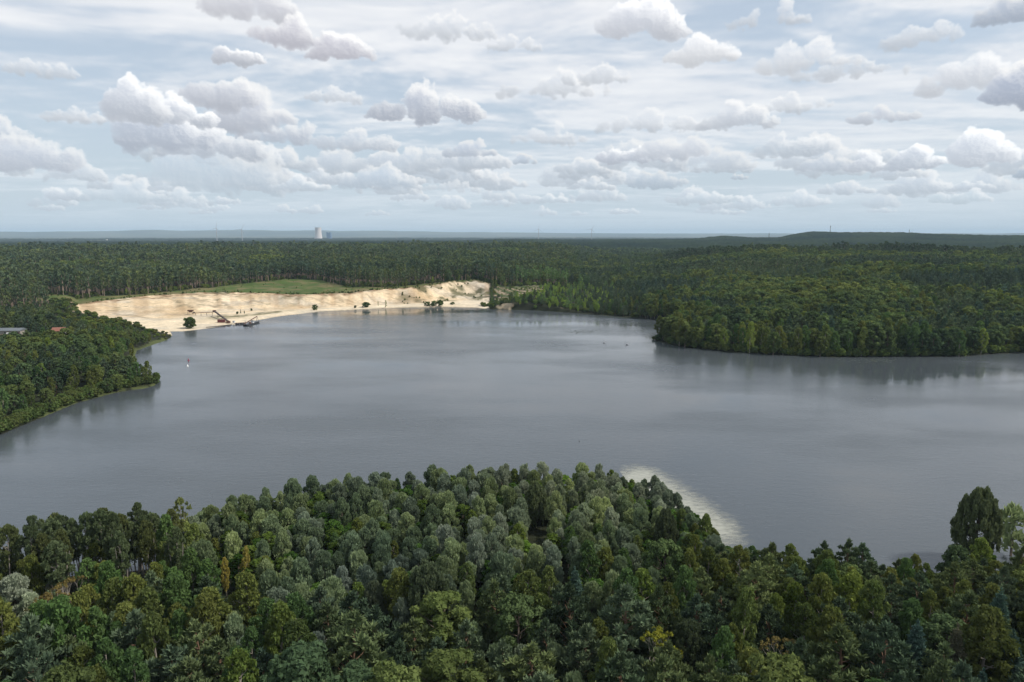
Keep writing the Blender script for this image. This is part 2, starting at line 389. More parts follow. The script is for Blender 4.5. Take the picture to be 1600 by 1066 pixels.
# ---------------------------------------------------------------- materials
def new_mat(name):
    m = bpy.data.materials.new(name); m.use_nodes = True; nt = m.node_tree; nt.nodes.clear()
    return m, nt, nt.nodes.new, nt.links.new
def simple(name, col, rough=.7, metal=0, noise=.12, scale=.8):
    m, nt, N, L = new_mat(name)
    p = N('ShaderNodeBsdfPrincipled'); p.inputs['Roughness'].default_value = rough; p.inputs['Metallic'].default_value = metal
    tc = N('ShaderNodeTexCoord'); nz = N('ShaderNodeTexNoise'); nz.inputs['Scale'].default_value = scale; nz.inputs['Detail'].default_value = 5
    L(tc.outputs['Object'], nz.inputs['Vector'])
    mp = N('ShaderNodeMapRange'); mp.inputs[3].default_value = 1 - noise * 2; mp.inputs[4].default_value = 1 + noise * 2; L(nz.outputs[0], mp.inputs[0])
    mu = N('ShaderNodeMix'); mu.data_type = 'RGBA'; mu.blend_type = 'MULTIPLY'; mu.inputs[0].default_value = 1
    mu.inputs[6].default_value = (*col, 1); L(mp.outputs[0], mu.inputs[7]); L(mu.outputs[2], p.inputs['Base Color'])
    o = N('ShaderNodeOutputMaterial'); L(p.outputs[0], o.inputs[0])
    return m
def ground_mat():
    m, nt, N, L = new_mat('ground')
    p = N('ShaderNodeBsdfPrincipled'); p.inputs['Roughness'].default_value = .95; p.inputs['Specular IOR Level'].default_value = .1
    geo = N('ShaderNodeNewGeometry')
    def noise(s, d=6, mapping=None):
        n = N('ShaderNodeTexNoise'); n.inputs['Scale'].default_value = s; n.inputs['Detail'].default_value = d; n.inputs['Roughness'].default_value = .6
        if mapping:
            mp = N('ShaderNodeMapping'); mp.inputs['Scale'].default_value = mapping; L(geo.outputs['Position'], mp.inputs[0]); L(mp.outputs[0], n.inputs['Vector'])
        else: L(geo.outputs['Position'], n.inputs['Vector'])
        return n.outputs[0]
    at = N('ShaderNodeAttribute'); at.attribute_name = 'soil'
    def mulc(c, f, a, b):
        mp = N('ShaderNodeMapRange'); mp.inputs[1].default_value = .3; mp.inputs[2].default_value = .7; mp.inputs[3].default_value = a; mp.inputs[4].default_value = b; L(f, mp.inputs[0])
        x = N('ShaderNodeVectorMath'); x.operation = 'SCALE'; L(c, x.inputs[0]); L(mp.outputs[0], x.inputs['Scale']); return x.outputs[0]
    c = mulc(at.outputs['Color'], noise(.05), .8, 1.15)
    c = mulc(c, noise(.35, 8), .80, 1.16)
    c = mulc(c, noise(.03, 5, (1, 1, 40)), .94, 1.06)
    L(c, p.inputs['Base Color'])
    bp = N('ShaderNodeBump'); bp.inputs['Strength'].default_value = .6; bp.inputs['Distance'].default_value = .6; L(noise(.5, 8), bp.inputs['Height']); L(bp.outputs[0], p.inputs['Normal'])
    o = N('ShaderNodeOutputMaterial'); L(p.outputs[0], o.inputs[0])
    return m

# ---------------------------------------------------------------- the ground sheet
def build_ground():
    rr = np.concatenate([np.arange(20, 560, 5), np.arange(560, 860, 1.6), np.arange(860, 1500, 8), np.geomspace(1500, 33000, 90)])
    aa = np.radians(np.concatenate([np.arange(-180, -42, 4), np.arange(-42, 42, .2), np.arange(42, 180.1, 4)]))
    A, R_ = np.meshgrid(aa, rr); X = np.sin(A) * R_; Y = np.cos(A) * R_
    Z = ground(X, Y)
    # far low hills on the skyline
    ridge = np.interp(np.degrees(A), [-60, -37, -33, -29, -22, -17, -10, -6, -2, 4, 12, 60], [60, 60, 70, 110, 125, 115, 105, 70, 60, 20, 10, 10])
    Z = Z + (ridge + 95 + 26 * fbm(A * 25, R_ / 9000, 80, 5)) * sstep(20000, 27000, R_)
    sand, field, rc, re, rs, b, r = zones(X, Y)
    n1 = fbm(X / 14, Y / 14, 90, 5); n2 = fbm(X / 40, Y / 40, 95, 4); n3 = fbm(X / 5, Y / 5, 99, 4)
    C = np.empty(X.shape + (3,)); C[:] = (.022, .024, .014)
    leafy = np.clip(.5 + n1, 0, 1)[..., None]
    C = C * (1 - leafy * .5) + np.array([.030, .038, .016]) * leafy * .5
    # far farmland beyond the woods
    fw = sstep(7500, 9500, R_)[..., None]
    fr = np.clip(.5 + 1.6 * fbm(X / 1300, Y / 1300, 130, 4), 0, 1)[..., None]
    C = C * (1 - fw) + (np.array([.035, .055, .035]) * (1 - fr) + np.array([.16, .17, .11]) * fr * .7) * fw
    # grass field
    g = np.clip(.55 + n1 * 1.6 + n2 + n3 * .8, 0, 1)[..., None]
    fc = np.array([.065, .100, .025]) * g + np.array([.15, .13, .06]) * (1 - g)
    C = np.where(field[..., None], fc, C)
    # sand, ochre to near white, with damp and ferrous bands
    u = np.clip((r - rs) / np.maximum(rc - rs, 5), 0, 1)
    s = np.clip(.55 + n1 * .5 + n2 * .5, 0, 1)[..., None]
    sc = np.array([.71, .58, .41]) * s + np.array([.60, .46, .29]) * (1 - s)
    pale = sstep(-.10, -.03, b)[..., None] * .6
    sc = sc * (1 - pale) + np.array([.62, .54, .44]) * pale
    flat = ((1 - sstep(.30, .45, u)) * .55)[..., None]
    sc = sc * (1 - flat) + np.array([.68, .59, .44]) * flat
    al = b * 900
    track = np.maximum(0, 1 - np.abs(fbm(al / 22 + u * 4, u * 3, 140, 3)) * 9) * sstep(.25, .5, u)
    rills = sstep(.02, .3, fbm(al / 7, u * 1.1, 150, 4) ) * sstep(.45, .6, u)
    gy = sstep(.05, .35, fbm(X / 30, Y / 12, 170, 5))[..., None] * .5
    sc = sc * (1 - gy) + np.array([.44, .40, .33]) * gy
    blot = sstep(.12, .5, fbm(al / 45 + 5, u * 2.2, 160, 5))[..., None] * sstep(.3, .5, u)[..., None]
    sc = sc * (1 - .55 * blot) + np.array([.40, .27, .14]) * .55 * blot
    sc = sc * (1 - .45 * track[..., None]) ; sc = sc * (1 - .40 * rills[..., None]) + np.array([.34, .22, .12]) * .40 * rills[..., None]
    lip = sstep(.86, .95, u + .10 * n1)[..., None] * np.clip(.65 + n3 * 1.8, 0, 1)[..., None]
    sc = sc * (1 - lip) + np.array([.20, .12, .065]) * lip
    # scrub growing on the sand: a flat strip by the machines and the overgrown eastern slope
    wt = (np.abs(np.sin((X * .45 - Y * .9) * .35 + 2.2 * fbm(X / 40, Y / 40, 180, 3))) < .10) & (u < .5) & (n2 > -.2)
    sc = np.where(wt[..., None], sc * .72, sc)
    strip = np.exp(-((u - .27) / .07) ** 2) * sstep(-.44, -.40, b) * (1 - sstep(-.335, -.30, b))
    east = sstep(-.17, -.12, b) * (1 - sstep(.0, .02, b)) * sstep(.30, .5, u)
    gm = np.clip(strip * 1.5 * (.6 + n3) + east * np.clip(.30 + n1 * 2.8 + n3, 0, 1) + sstep(.22, .5, n1) * sstep(.5, .7, u) * .6, 0, 1)[..., None]
    sc = sc * (1 - gm * .85) + np.array([.085, .085, .035]) * gm * .85
    wet = (1 - sstep(.2, 1.6, signed_dist(X, Y)))[..., None]
    sc = sc * (1 - .45 * wet)
    C = np.where(sand[..., None], sc, C)
    # planted rows on the cleared slope
    w0 = unp(775, 470, 4); w1 = unp(870, 447, 13)
    rows = in_rows(b, r)
    rw = (sstep(-.1, .5, np.sin((X * .8 + Y * .35) * .75) + n3 * 1.5) * np.clip(.8 + n1 * 2, 0, 1))[..., None]
    C = np.where(rows[..., None], np.array([.31, .24, .17]) * rw + np.array([.06, .08, .03]) * (1 - rw), C)
    # patch of bare sand at the foot of the bushes on the shores
    sdv = signed_dist(X, Y)
    bare = (sdv > 0) & (sdv < 5 + 6 * n2) & (~sand) & (Y > 300) & (n1 > .30) & (b < .12)
    C = np.where(bare[..., None], np.array([.42, .34, .23]), C)
    reed = (sdv > -1) & (sdv < 4 + 5 * n1) & (b < -.33) & (Y < 520) & (Y > 290)
    C = np.where(reed[..., None], np.array([.080, .095, .035]), C)
    V = np.stack([X, Y, Z], -1).reshape(-1, 3)
    nr, na = X.shape; i = np.arange(nr - 1)[:, None] * na + np.arange(na - 1)[None, :]
    F = np.stack([i, i + 1, i + na + 1, i + na], -1).reshape(-1, 4)[:, ::-1]
    col = np.concatenate([C.reshape(-1, 3), np.ones((len(V), 1))], 1)
    return add('ground', mesh_from('ground', V, F, [ground_mat()], smooth=True, attrs={'soil': ('FLOAT_COLOR', col)}))
gr = build_ground(); tag(gr, kind='structure')

# ---------------------------------------------------------------- water
def water_mat():
    m, nt, N, L = new_mat('lake_water')
    p = N('ShaderNodeBsdfPrincipled')
    p.inputs['Base Color'].default_value = (.060, .070, .078, 1); p.inputs['IOR'].default_value = 1.45
    geo = N('ShaderNodeNewGeometry')
    def noise(sc, d, rough=.5):
        mp = N('ShaderNodeMapping'); mp.inputs['Scale'].default_value = sc; mp.inputs['Rotation'].default_value = (0, 0, .3); L(geo.outputs['Position'], mp.inputs[0])
        n = N('ShaderNodeTexNoise'); n.inputs['Scale'].default_value = 1; n.inputs['Detail'].default_value = d; n.inputs['Roughness'].default_value = rough; L(mp.outputs[0], n.inputs['Vector']); return n.outputs[0]
    wind = noise((.006, .014, 1), 5, .55)
    mr = N('ShaderNodeMapRange'); mr.inputs[1].default_value = .38; mr.inputs[2].default_value = .62; mr.inputs[3].default_value = .05; mr.inputs[4].default_value = .28; L(wind, mr.inputs[0]); L(mr.outputs[0], p.inputs['Roughness'])
    a = N('ShaderNodeMath'); a.operation = 'MULTIPLY_ADD'; L(noise((.22, .5, 1), 3), a.inputs[0]); a.inputs[1].default_value = 1.0; L(noise((.9, 1.8, 1), 3), a.inputs[2])
    st = N('ShaderNodeMapRange'); st.inputs[1].default_value = .36; st.inputs[2].default_value = .64; st.inputs[3].default_value = .06; st.inputs[4].default_value = .50; L(wind, st.inputs[0])
    bp = N('ShaderNodeBump'); bp.inputs['Distance'].default_value = .22; L(st.outputs[0], bp.inputs['Strength']); L(a.outputs[0], bp.inputs['Height']); L(bp.outputs[0], p.inputs['Normal'])
    o = N('ShaderNodeOutputMaterial'); L(p.outputs[0], o.inputs[0])
    return m
def build_water():
    xs = np.linspace(-1100, 1400, 60); ys = np.linspace(90, 860, 40)
    X, Y = np.meshgrid(xs, ys); V = np.stack([X, Y, np.zeros_like(X)], -1).reshape(-1, 3)
    i = np.arange(39)[:, None] * 60 + np.arange(59)[None, :]
    F = np.stack([i, i + 1, i + 61, i + 60], -1).reshape(-1, 4)
    return add('lake_water', mesh_from('lake_water', V, F, [water_mat()]))
tag(build_water(), kind='structure')

# shallows right of the near wood: pale sheet, water glare painted into its colour
def build_shoal_glare():
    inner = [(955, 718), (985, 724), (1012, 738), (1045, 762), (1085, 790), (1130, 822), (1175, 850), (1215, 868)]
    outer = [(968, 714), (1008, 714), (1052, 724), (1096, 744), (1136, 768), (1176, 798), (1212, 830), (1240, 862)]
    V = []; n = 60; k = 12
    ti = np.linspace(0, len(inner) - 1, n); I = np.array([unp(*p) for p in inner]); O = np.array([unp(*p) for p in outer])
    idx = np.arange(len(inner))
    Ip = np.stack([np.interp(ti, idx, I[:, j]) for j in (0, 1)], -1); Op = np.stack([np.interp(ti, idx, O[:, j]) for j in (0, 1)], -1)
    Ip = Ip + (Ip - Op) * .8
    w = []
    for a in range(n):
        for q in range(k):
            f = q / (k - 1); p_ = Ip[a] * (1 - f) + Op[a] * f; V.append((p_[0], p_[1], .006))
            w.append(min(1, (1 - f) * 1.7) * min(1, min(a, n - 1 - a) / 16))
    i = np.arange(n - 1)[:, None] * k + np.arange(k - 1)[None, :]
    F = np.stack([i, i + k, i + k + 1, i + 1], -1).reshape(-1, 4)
    m, nt, N, L = new_mat('shoal_painted_glare')
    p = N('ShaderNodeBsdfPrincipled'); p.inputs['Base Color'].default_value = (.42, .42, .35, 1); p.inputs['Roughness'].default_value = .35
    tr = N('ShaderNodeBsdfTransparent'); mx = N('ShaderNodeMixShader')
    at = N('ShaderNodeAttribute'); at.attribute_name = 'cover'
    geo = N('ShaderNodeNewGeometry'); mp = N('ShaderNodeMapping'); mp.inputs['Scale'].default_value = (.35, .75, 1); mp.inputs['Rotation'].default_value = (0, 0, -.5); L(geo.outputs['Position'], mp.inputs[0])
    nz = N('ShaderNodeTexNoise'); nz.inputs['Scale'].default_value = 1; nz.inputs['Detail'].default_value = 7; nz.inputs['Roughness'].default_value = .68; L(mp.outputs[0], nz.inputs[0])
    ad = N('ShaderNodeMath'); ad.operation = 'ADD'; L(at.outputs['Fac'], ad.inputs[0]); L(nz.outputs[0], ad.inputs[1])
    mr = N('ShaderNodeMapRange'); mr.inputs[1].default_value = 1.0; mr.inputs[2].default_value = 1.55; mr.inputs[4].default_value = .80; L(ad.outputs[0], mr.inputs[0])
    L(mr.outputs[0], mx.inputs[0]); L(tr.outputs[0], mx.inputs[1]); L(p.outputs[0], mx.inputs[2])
    o = N('ShaderNodeOutputMaterial'); L(mx.outputs[0], o.inputs[0])
    return add('shallows_with_glare', mesh_from('shallows_with_glare', V, F, [m], attrs={'cover': ('FLOAT', w)}))
tag(build_shoal_glare(), kind='structure')

# ---------------------------------------------------------------- trees: leaf and bark materials
def leaf_mat(name, ca, cb, cc=None, trans=.32):
    m, nt, N, L = new_mat(name)
    at = N('ShaderNodeAttribute'); at.attribute_name = 'tint'
    oi = N('ShaderNodeObjectInfo')
    mx = N('ShaderNodeMix'); mx.data_type = 'RGBA'; mx.inputs[6].default_value = (*ca, 1); mx.inputs[7].default_value = (*cb, 1)
    ad = N('ShaderNodeMath'); ad.operation = 'MULTIPLY_ADD'; ad.inputs[1].default_value = .55; L(at.outputs['Fac'], ad.inputs[0])
    m2 = N('ShaderNodeMath'); m2.operation = 'MULTIPLY'; m2.inputs[1].default_value = .45; L(oi.outputs['Random'], m2.inputs[0]); L(m2.outputs[0], ad.inputs[2])
    L(ad.outputs[0], mx.inputs[0])
    src = mx.outputs[2]
    # stands differ from place to place
    nz = N('ShaderNodeTexNoise'); nz.inputs['Scale'].default_value = .016; nz.inputs['Detail'].default_value = 4; nz.inputs['Roughness'].default_value = .6; L(oi.outputs['Location'], nz.inputs[0])
    mr = N('ShaderNodeMapRange'); mr.inputs[1].default_value = .35; mr.inputs[2].default_value = .65; mr.inputs[3].default_value = 0; mr.inputs[4].default_value = 1; L(nz.outputs[0], mr.inputs[0])
    mc = N('ShaderNodeMix'); mc.data_type = 'RGBA'; mc.inputs[6].default_value = (.80, .85, .90, 1); mc.inputs[7].default_value = (1.16, 1.14, 1.0, 1); L(mr.outputs[0], mc.inputs[0])
    nz2 = N('ShaderNodeTexNoise'); nz2.inputs['Scale'].default_value = .0045; nz2.inputs['Detail'].default_value = 3; L(oi.outputs['Location'], nz2.inputs[0])
    mr2 = N('ShaderNodeMapRange'); mr2.inputs[1].default_value = .38; mr2.inputs[2].default_value = .62; L(nz2.outputs[0], mr2.inputs[0])
    md = N('ShaderNodeMix'); md.data_type = 'RGBA'; md.inputs[6].default_value = (.82, .86, .95, 1); md.inputs[7].default_value = (1.18, 1.14, 1.02, 1); L(mr2.outputs[0], md.inputs[0])
    for q in (mc.outputs[2], md.outputs[2], oi.outputs['Color']):
        mu = N('ShaderNodeMix'); mu.data_type = 'RGBA'; mu.blend_type = 'MULTIPLY'; mu.inputs[0].default_value = 1; L(src, mu.inputs[6]); L(q, mu.inputs[7]); src = mu.outputs[2]
    rv = N('ShaderNodeMapRange'); rv.inputs[3].default_value = .80; rv.inputs[4].default_value = 1.22
    fr = N('ShaderNodeMath'); fr.operation = 'FRACT'; m3 = N('ShaderNodeMath'); m3.operation = 'MULTIPLY'; m3.inputs[1].default_value = 7.13; L(oi.outputs['Random'], m3.inputs[0]); L(m3.outputs[0], fr.inputs[0]); L(fr.outputs[0], rv.inputs[0])
    sc = N('ShaderNodeVectorMath'); sc.operation = 'SCALE'; L(src, sc.inputs[0]); L(rv.outputs[0], sc.inputs['Scale']); src = sc.outputs[0]
    d = N('ShaderNodeBsdfDiffuse'); t = N('ShaderNodeBsdfTranslucent'); L(src, d.inputs[0]); L(src, t.inputs[0])
    ms = N('ShaderNodeMixShader'); ms.inputs[0].default_value = trans; L(d.outputs[0], ms.inputs[1]); L(t.outputs[0], ms.inputs[2])
    o = N('ShaderNodeOutputMaterial'); L(ms.outputs[0], o.inputs[0])
    return m
LM = {
    'willow': leaf_mat('willow_leaves', (.185, .225, .135), (.350, .385, .265)),
    'alder': leaf_mat('alder_leaves', (.055, .108, .018), (.112, .182, .036)),
    'birch': leaf_mat('birch_leaves', (.112, .158, .044), (.200, .232, .076)),
    'pine': leaf_mat('pine_needles', (.074, .112, .062), (.130, .172, .094), trans=.15),
    'spruce': leaf_mat('spruce_needles', (.062, .108, .078), (.110, .162, .118), trans=.12),
    'oak': leaf_mat('oak_leaves', (.076, .116, .048), (.130, .174, .078)),
    'poplar': leaf_mat('poplar_leaves', (.080, .108, .050), (.185, .205, .110)),
    'aspen': leaf_mat('aspen_leaves', (.090, .118, .056), (.145, .172, .086)),
    'bush': leaf_mat('bush_leaves', (.070, .110, .036), (.135, .172, .066)),
}
BARK = simple('brown_bark', (.13, .10, .075), .9)
BARK_RED = simple('pine_bark', (.19, .115, .07), .9)
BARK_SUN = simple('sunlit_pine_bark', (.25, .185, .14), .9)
BARK_PALE = simple('pale_bark', (.28, .25, .21), .8)

def rnd_dir(n, rs):
    v = rs.normal(size=(n, 3)); return v / np.linalg.norm(v, axis=1, keepdims=True)
def leaf_tris(Cn, Nn, size, rs, elong=1.0, axis=None):
    """One small triangle per spray of leaves."""
    n = len(Cn)
    ref = axis if axis is not None else rnd_dir(n, rs)
    if axis is not None:
        t = ref / (np.linalg.norm(ref, axis=1, keepdims=True) + 1e-9)
        b = np.cross(t, rnd_dir(n, rs)); b /= np.linalg.norm(b, axis=1, keepdims=True) + 1e-9
    else:
        b = np.cross(Nn, ref); b /= np.linalg.norm(b, axis=1, keepdims=True) + 1e-9
        t = np.cross(b, Nn)
    s = size[:, None]
    V = np.stack([Cn + t * s * elong, Cn - t * s * .5 * elong + b * s * .75, Cn - t * s * .5 * elong - b * s * .75], 1).reshape(-1, 3)
    return V, np.arange(3 * n).reshape(-1, 3)
def tube(P, R_, k=6):
    P = np.asarray(P, float); V = []; F = []
    for i in range(len(P)):
        d = P[min(i + 1, len(P) - 1)] - P[max(i - 1, 0)]; d /= np.linalg.norm(d) + 1e-9
        a = np.cross(d, (0, 1, 0) if abs(d[1]) < .9 else (1, 0, 0)); a /= np.linalg.norm(a); b = np.cross(d, a)
        for j in range(k):
            t = 2 * math.pi * j / k; V.append(P[i] + R_[i] * (a * math.cos(t) + b * math.sin(t)))
    for i in range(len(P) - 1):
        for j in range(k):
            q = i * k + j; w = i * k + (j + 1) % k
            F += [(q, w, w + k), (q, w + k, q + k)]
    return np.array(V), np.array(F)
def join(parts):
    Vs, Fs, o = [], [], 0
    for V, F in parts:
        Vs.append(V); Fs.append(F + o); o += len(V)
    return np.concatenate(Vs), np.concatenate(Fs)

def clump_leaves(cl, rs, dens, size, elong=1.0, mode='out', down=.25):
    """cl: list of (centre, radii). Leaves sit on the shell of each clump, thinner underneath."""
    Vs, Fs, Ts, o = [], [], [], 0
    for c, rad in cl:
        rad = np.array(rad); area = 4 * math.pi * ((rad[0] * rad[1]) ** .8 + 2 * (rad[0] * rad[2]) ** .8) / 3
        n = max(6, int(area * dens))
        d = rnd_dir(n, rs); flip = (d[:, 2] < 0) & (rs.rand(n) > down); d[flip, 2] *= -1
        lump = 1 + .22 * np.sin(d[:, 0] * 5 + c[0] * 3) * np.sin(d[:, 1] * 5 + c[1] * 3 + d[:, 2] * 4)
        p = np.array(c) + d * rad * (lump * (1 - np.abs(rs.normal(size=n)) * .20))[:, None]
        s = size * rs.uniform(.65, 1.25, n)
        nn = d * .9 + rnd_dir(n, rs) * .75; nn /= np.linalg.norm(nn, axis=1, keepdims=True)
        ax = None
        if mode == 'needle': ax = d * .8 + rnd_dir(n, rs) * .55 + np.array([0, 0, .55])
        elif mode == 'droop': ax = rnd_dir(n, rs) * .5 + np.array([0, 0, -1.0])
        elif mode == 'up': ax = d * .35 + rnd_dir(n, rs) * .4 + np.array([0, 0, 1.0])
        V, F = leaf_tris(p, nn, s, rs, elong, ax)
        Vs.append(V); Fs.append(F + o); o += len(V)
        Ts.append(np.repeat(np.clip(rs.uniform(.15, .85) + rs.normal(size=n) * .34, 0, 1), 3))
    return np.concatenate(Vs), np.concatenate(Fs), np.concatenate(Ts)

def limb(a, b, r0, r1, rs, k=4):
    a = np.array(a, float); b = np.array(b, float); m = (a + b) / 2 + np.array([0, 0, -.08]) * np.linalg.norm(b - a) + rs.normal(size=3) * .05 * np.linalg.norm(b - a)
    return tube([a, m, b], [r0, (r0 + r1) / 2, r1], k)

def shape(kind, rs, lod):
    """Returns crown (V,F,T), trunk (V,F), material keys. Heights in metres. lod 0 near .. 2 far."""
    dn = {0: .80, 1: .20, 2: .075}[lod]; sz = {0: 1.3, 1: 2.3, 2: 3.4}[lod]; kk = {0: 7, 1: 5, 2: 3}[lod]
    wood = []; cl = []; mode = 'out'; elong = 1.0; bark = BARK; down = .25
    def envelope(H, Wd, z0, n, r_lo, r_hi, zr=1.0, pw=.5, peak=.45, inner=.62):
        for i in range(n):
            t = (i + rs.uniform(0, 1)) / n
            z = z0 + (H - z0) * (t ** .85)
            u = (z - z0) / (H - z0)
            R = Wd / 2 * (math.sin(math.pi * min(max(u, .0), 1) ** (math.log(.5) / math.log(peak)))) ** pw if u < 1 else 0
            r = rs.uniform(r_lo, r_hi) * (1 - .25 * u)
            a = i * 2.4 + rs.uniform(-.5, .5); rad = max(0, R - r * .8) * rs.uniform(inner, 1.0)
            cl.append(((rad * math.cos(a), rad * math.sin(a), min(z, H - r * zr)), (r, r, r * zr)))
        cl.append(((rs.uniform(-.2, .2), rs.uniform(-.2, .2), H - r_hi * .8 * zr), (r_hi * .75, r_hi * .75, r_hi * zr * .8)))
    def limbs(zb, r=.07, every=1):
        for c, rad in cl[::every]:
            zz = max(zb, c[2] - .6 * math.hypot(c[0], c[1]) - .5)
            wood.append(limb((0, 0, zz), c, r, r * .35, rs, 4 if lod == 0 else 3))
    if kind == 'willow':
        H, Wd = rs.uniform(9, 11), rs.uniform(4.2, 5.4)
        envelope(H, Wd, 1.2, 20, .66, 1.12, 1.5, .55, .46)
        cl.append(((0, 0, H - .7), (.60, .60, .9)))
        if rs.rand() < .6:
            a = rs.uniform(0, 6.28); cl.append(((1.2 * math.cos(a), 1.2 * math.sin(a), H * .84), (1.1, 1.1, 1.5)))
        dens, size, mode, elong = 34 * dn, .165, 'up', 1.5
        tr = tube([(0, 0, -.5), (.1, 0, H * .4), (0, .1, H * .8)], [.20, .14, .05], kk); lb = 2; m = 'willow'
    elif kind == 'alder':
        H, Wd = rs.uniform(6.5, 8), rs.uniform(4.6, 5.6)
        envelope(H, Wd, .6, 26, .5, .95, .8, .4, .5)
        dens, size = 26 * dn, .21
        tr = tube([(0, 0, -.5), (0, 0, H * .8)], [.16, .04], kk); lb = 2; m = 'alder'
    elif kind == 'birch':
        H, Wd = rs.uniform(11.5, 13.5), rs.uniform(4.8, 6.2)
        envelope(H, Wd, 2.2, 34, .45, .85, 1.35, .55, .42, .45)
        dens, size, mode, elong, down = 23 * dn, .175, 'droop', 1.4, .6; bark = BARK_PALE
        tr = tube([(0, 0, -.5), (.15, .1, H * .4), (-.1, 0, H * .75), (0, 0, H * .95)], [.16, .12, .07, .03], kk); lb = 2; m = 'birch'
    elif kind == 'aspen':
        H, Wd = rs.uniform(15.5, 18), rs.uniform(5, 6.2)
        envelope(H, Wd, H * .40, 46, .38, .70, 1.7, .6, .42, .35)
        dens, size, mode = 22 * dn, .2, 'up'; bark = BARK_PALE
        for _ in range(2):
            a = rs.uniform(0, 6.28); e = (1.5 * math.cos(a), 1.5 * math.sin(a), H * .8)
            wood.append(tube([(e[0] * .25, e[1] * .25, -.5), (e[0] * .7, e[1] * .7, H * .4), e], [.15, .11, .04], kk))
        tr = tube([(0, 0, -.5), (.2, 0, H * .45), (0, 0, H * .9)], [.19, .13, .05], kk); lb = 3; m = 'aspen'
    elif kind == 'oak':
        H, Wd = rs.uniform(12, 14), rs.uniform(8.5, 10.5)
        envelope(H, Wd, 2.0, 46, .75, 1.35, 1.05, .45, .5, .5)
        dens, size = 17 * dn, .25
        tr = tube([(0, 0, -.5), (.1, 0, H * .35), (0, 0, H * .75)], [.32, .24, .08], kk); lb = 2; m = 'oak'
    elif kind == 'poplar':
        H, Wd = rs.uniform(15, 17), rs.uniform(8.0, 9.5)
        n = 330 if lod == 0 else (90 if lod == 1 else 30)
        for i in range(n):
            u = rs.rand() ** .8; z = 2.0 + (H - 3.2) * u
            R = Wd / 2 * math.sin(math.pi * (u * .80 + .17)) ** .65; a = i * 2.4
            rad = R * rs.uniform(.35, 1.0) ** .7; q = rs.uniform(.30, .50) * (1 if lod < 2 else 2)
            cl.append(((rad * math.cos(a), rad * math.sin(a), z), (q, q, q * 2.8)))
        dens, size, mode, elong = 22 * dn, .165, 'up', 1.5
        tr = tube([(0, 0, -.5), (0, .1, H * .5), (0, 0, H * .9)], [.34, .22, .06], kk); lb = 5; m = 'poplar'
    elif kind == 'pine':
        H, Wd = rs.uniform(11.5, 13.5), rs.uniform(6.2, 7.8)
        lv = 8; z0 = 2.6
        for i in range(lv):
            u = i / (lv - 1); z = z0 + (H - 1.2 - z0) * u
            R = Wd / 2 * (1 - u ** 1.7) ** .6 + .35; nb = int(7 - 3 * u)
            for j in range(nb):
                a = j * 6.283 / nb + i * 1.1 + rs.uniform(-.35, .35); L_ = R * rs.uniform(.72, 1.08)
                for f in (.55, .95):
                    r = rs.uniform(.6, .88) * (1 - .35 * u) * (.8 + .2 * f)
                    cl.append(((L_ * f * math.cos(a), L_ * f * math.sin(a), z + rs.uniform(-.3, .3) + L_ * f * .16), (r, r, r * .62)))
        cl.append(((0, 0, H - .7), (.5, .5, .8)))
        dens, size, mode, elong, down = 15 * dn, .21, 'needle', 1.7, .35; bark = BARK_RED
        tr = tube([(0, 0, -.5), (.1, 0, H * .5), (0, 0, H * .93)], [.22, .15, .05], kk); lb = 2; m = 'pine'
    elif kind == 'tallpine':
        H, Wd = rs.uniform(19, 22), rs.uniform(4.6, 5.8); z0 = H * .38
        envelope(H, Wd, z0, 22, .8, 1.25, .7, .45, .42, .4)
        dens, size, mode, elong = 13 * dn, .25, 'needle', 1.5; bark = BARK_SUN
        tr = tube([(0, 0, -.5), (.1, 0, H * .5), (0, 0, H * .93)], [.34, .26, .10], kk); lb = 3; m = 'pine'
    elif kind == 'spruce':
        H, Wd = rs.uniform(13, 15), rs.uniform(5.6, 6.6)
        lv = 15 if lod == 0 else (12 if lod == 1 else 7)
        for i in range(lv):
            u = i / lv; z = 1.2 + (H - 1.6) * u; R = Wd / 2 * (1 - u) ** .85 + .15; nb = 8 if lod < 2 else 5
            for j in range(nb):
                a = j * 6.283 / nb + i * .45 + rs.uniform(-.2, .2); L_ = R * rs.uniform(.82, 1.12)
                for f in ((.25, .5, .72, .92) if lod < 2 else (.4, .85)):
                    w = (.40 * (1.05 - f) + .13) * (1 - .4 * u) * (1 if lod < 2 else 1.8)
                    cl.append(((L_ * f * math.cos(a), L_ * f * math.sin(a), z + .55 * f * R * (.1 - .55 * f + .42 * f * f)), (w + .14, w + .14, w * .5)))
        cl.append(((0, 0, H - .3), (.16, .16, .55)))
        dens, size, mode, elong, down = 22 * dn, .15, 'needle', 1.7, .7
        tr = tube([(0, 0, -.5), (0, 0, H * .95)], [.2, .03], kk); lb = 1000; m = 'spruce'
    elif kind == 'bush':
        H, Wd = rs.uniform(3.2, 4), rs.uniform(4, 5)
        envelope(H, Wd, .3, 14, .6, .95, .9, .4, .45)
        dens, size = 24 * dn, .2
        tr = tube([(0, 0, -.3), (0, 0, H * .6)], [.1, .04], kk); lb = 3; m = 'bush'
    elif kind == 'bare':
        H = rs.uniform(10, 12)
        def grow(p, d, L_, r, dep):
            q = p + d * L_; wood.append(tube([p, (p + q) / 2 + rs.normal(size=3) * .06 * L_, q], [r, r * .8, r * .6], 4))
            if dep == 0: cl.append((tuple(q), (.28, .28, .35))); return
            for _ in range(3):
                nd = d * .9 + rnd_dir(1, rs)[0] * .65 + np.array([0, 0, .25]); nd /= np.linalg.norm(nd); grow(q, nd, L_ * .68, r * .55, dep - 1)
        for _ in range(2):
            grow(np.array([rs.uniform(-.3, .3), rs.uniform(-.3, .3), 0.]), np.array([rs.uniform(-.2, .2), rs.uniform(-.2, .2), 1.]), H * .34, .15, 3)
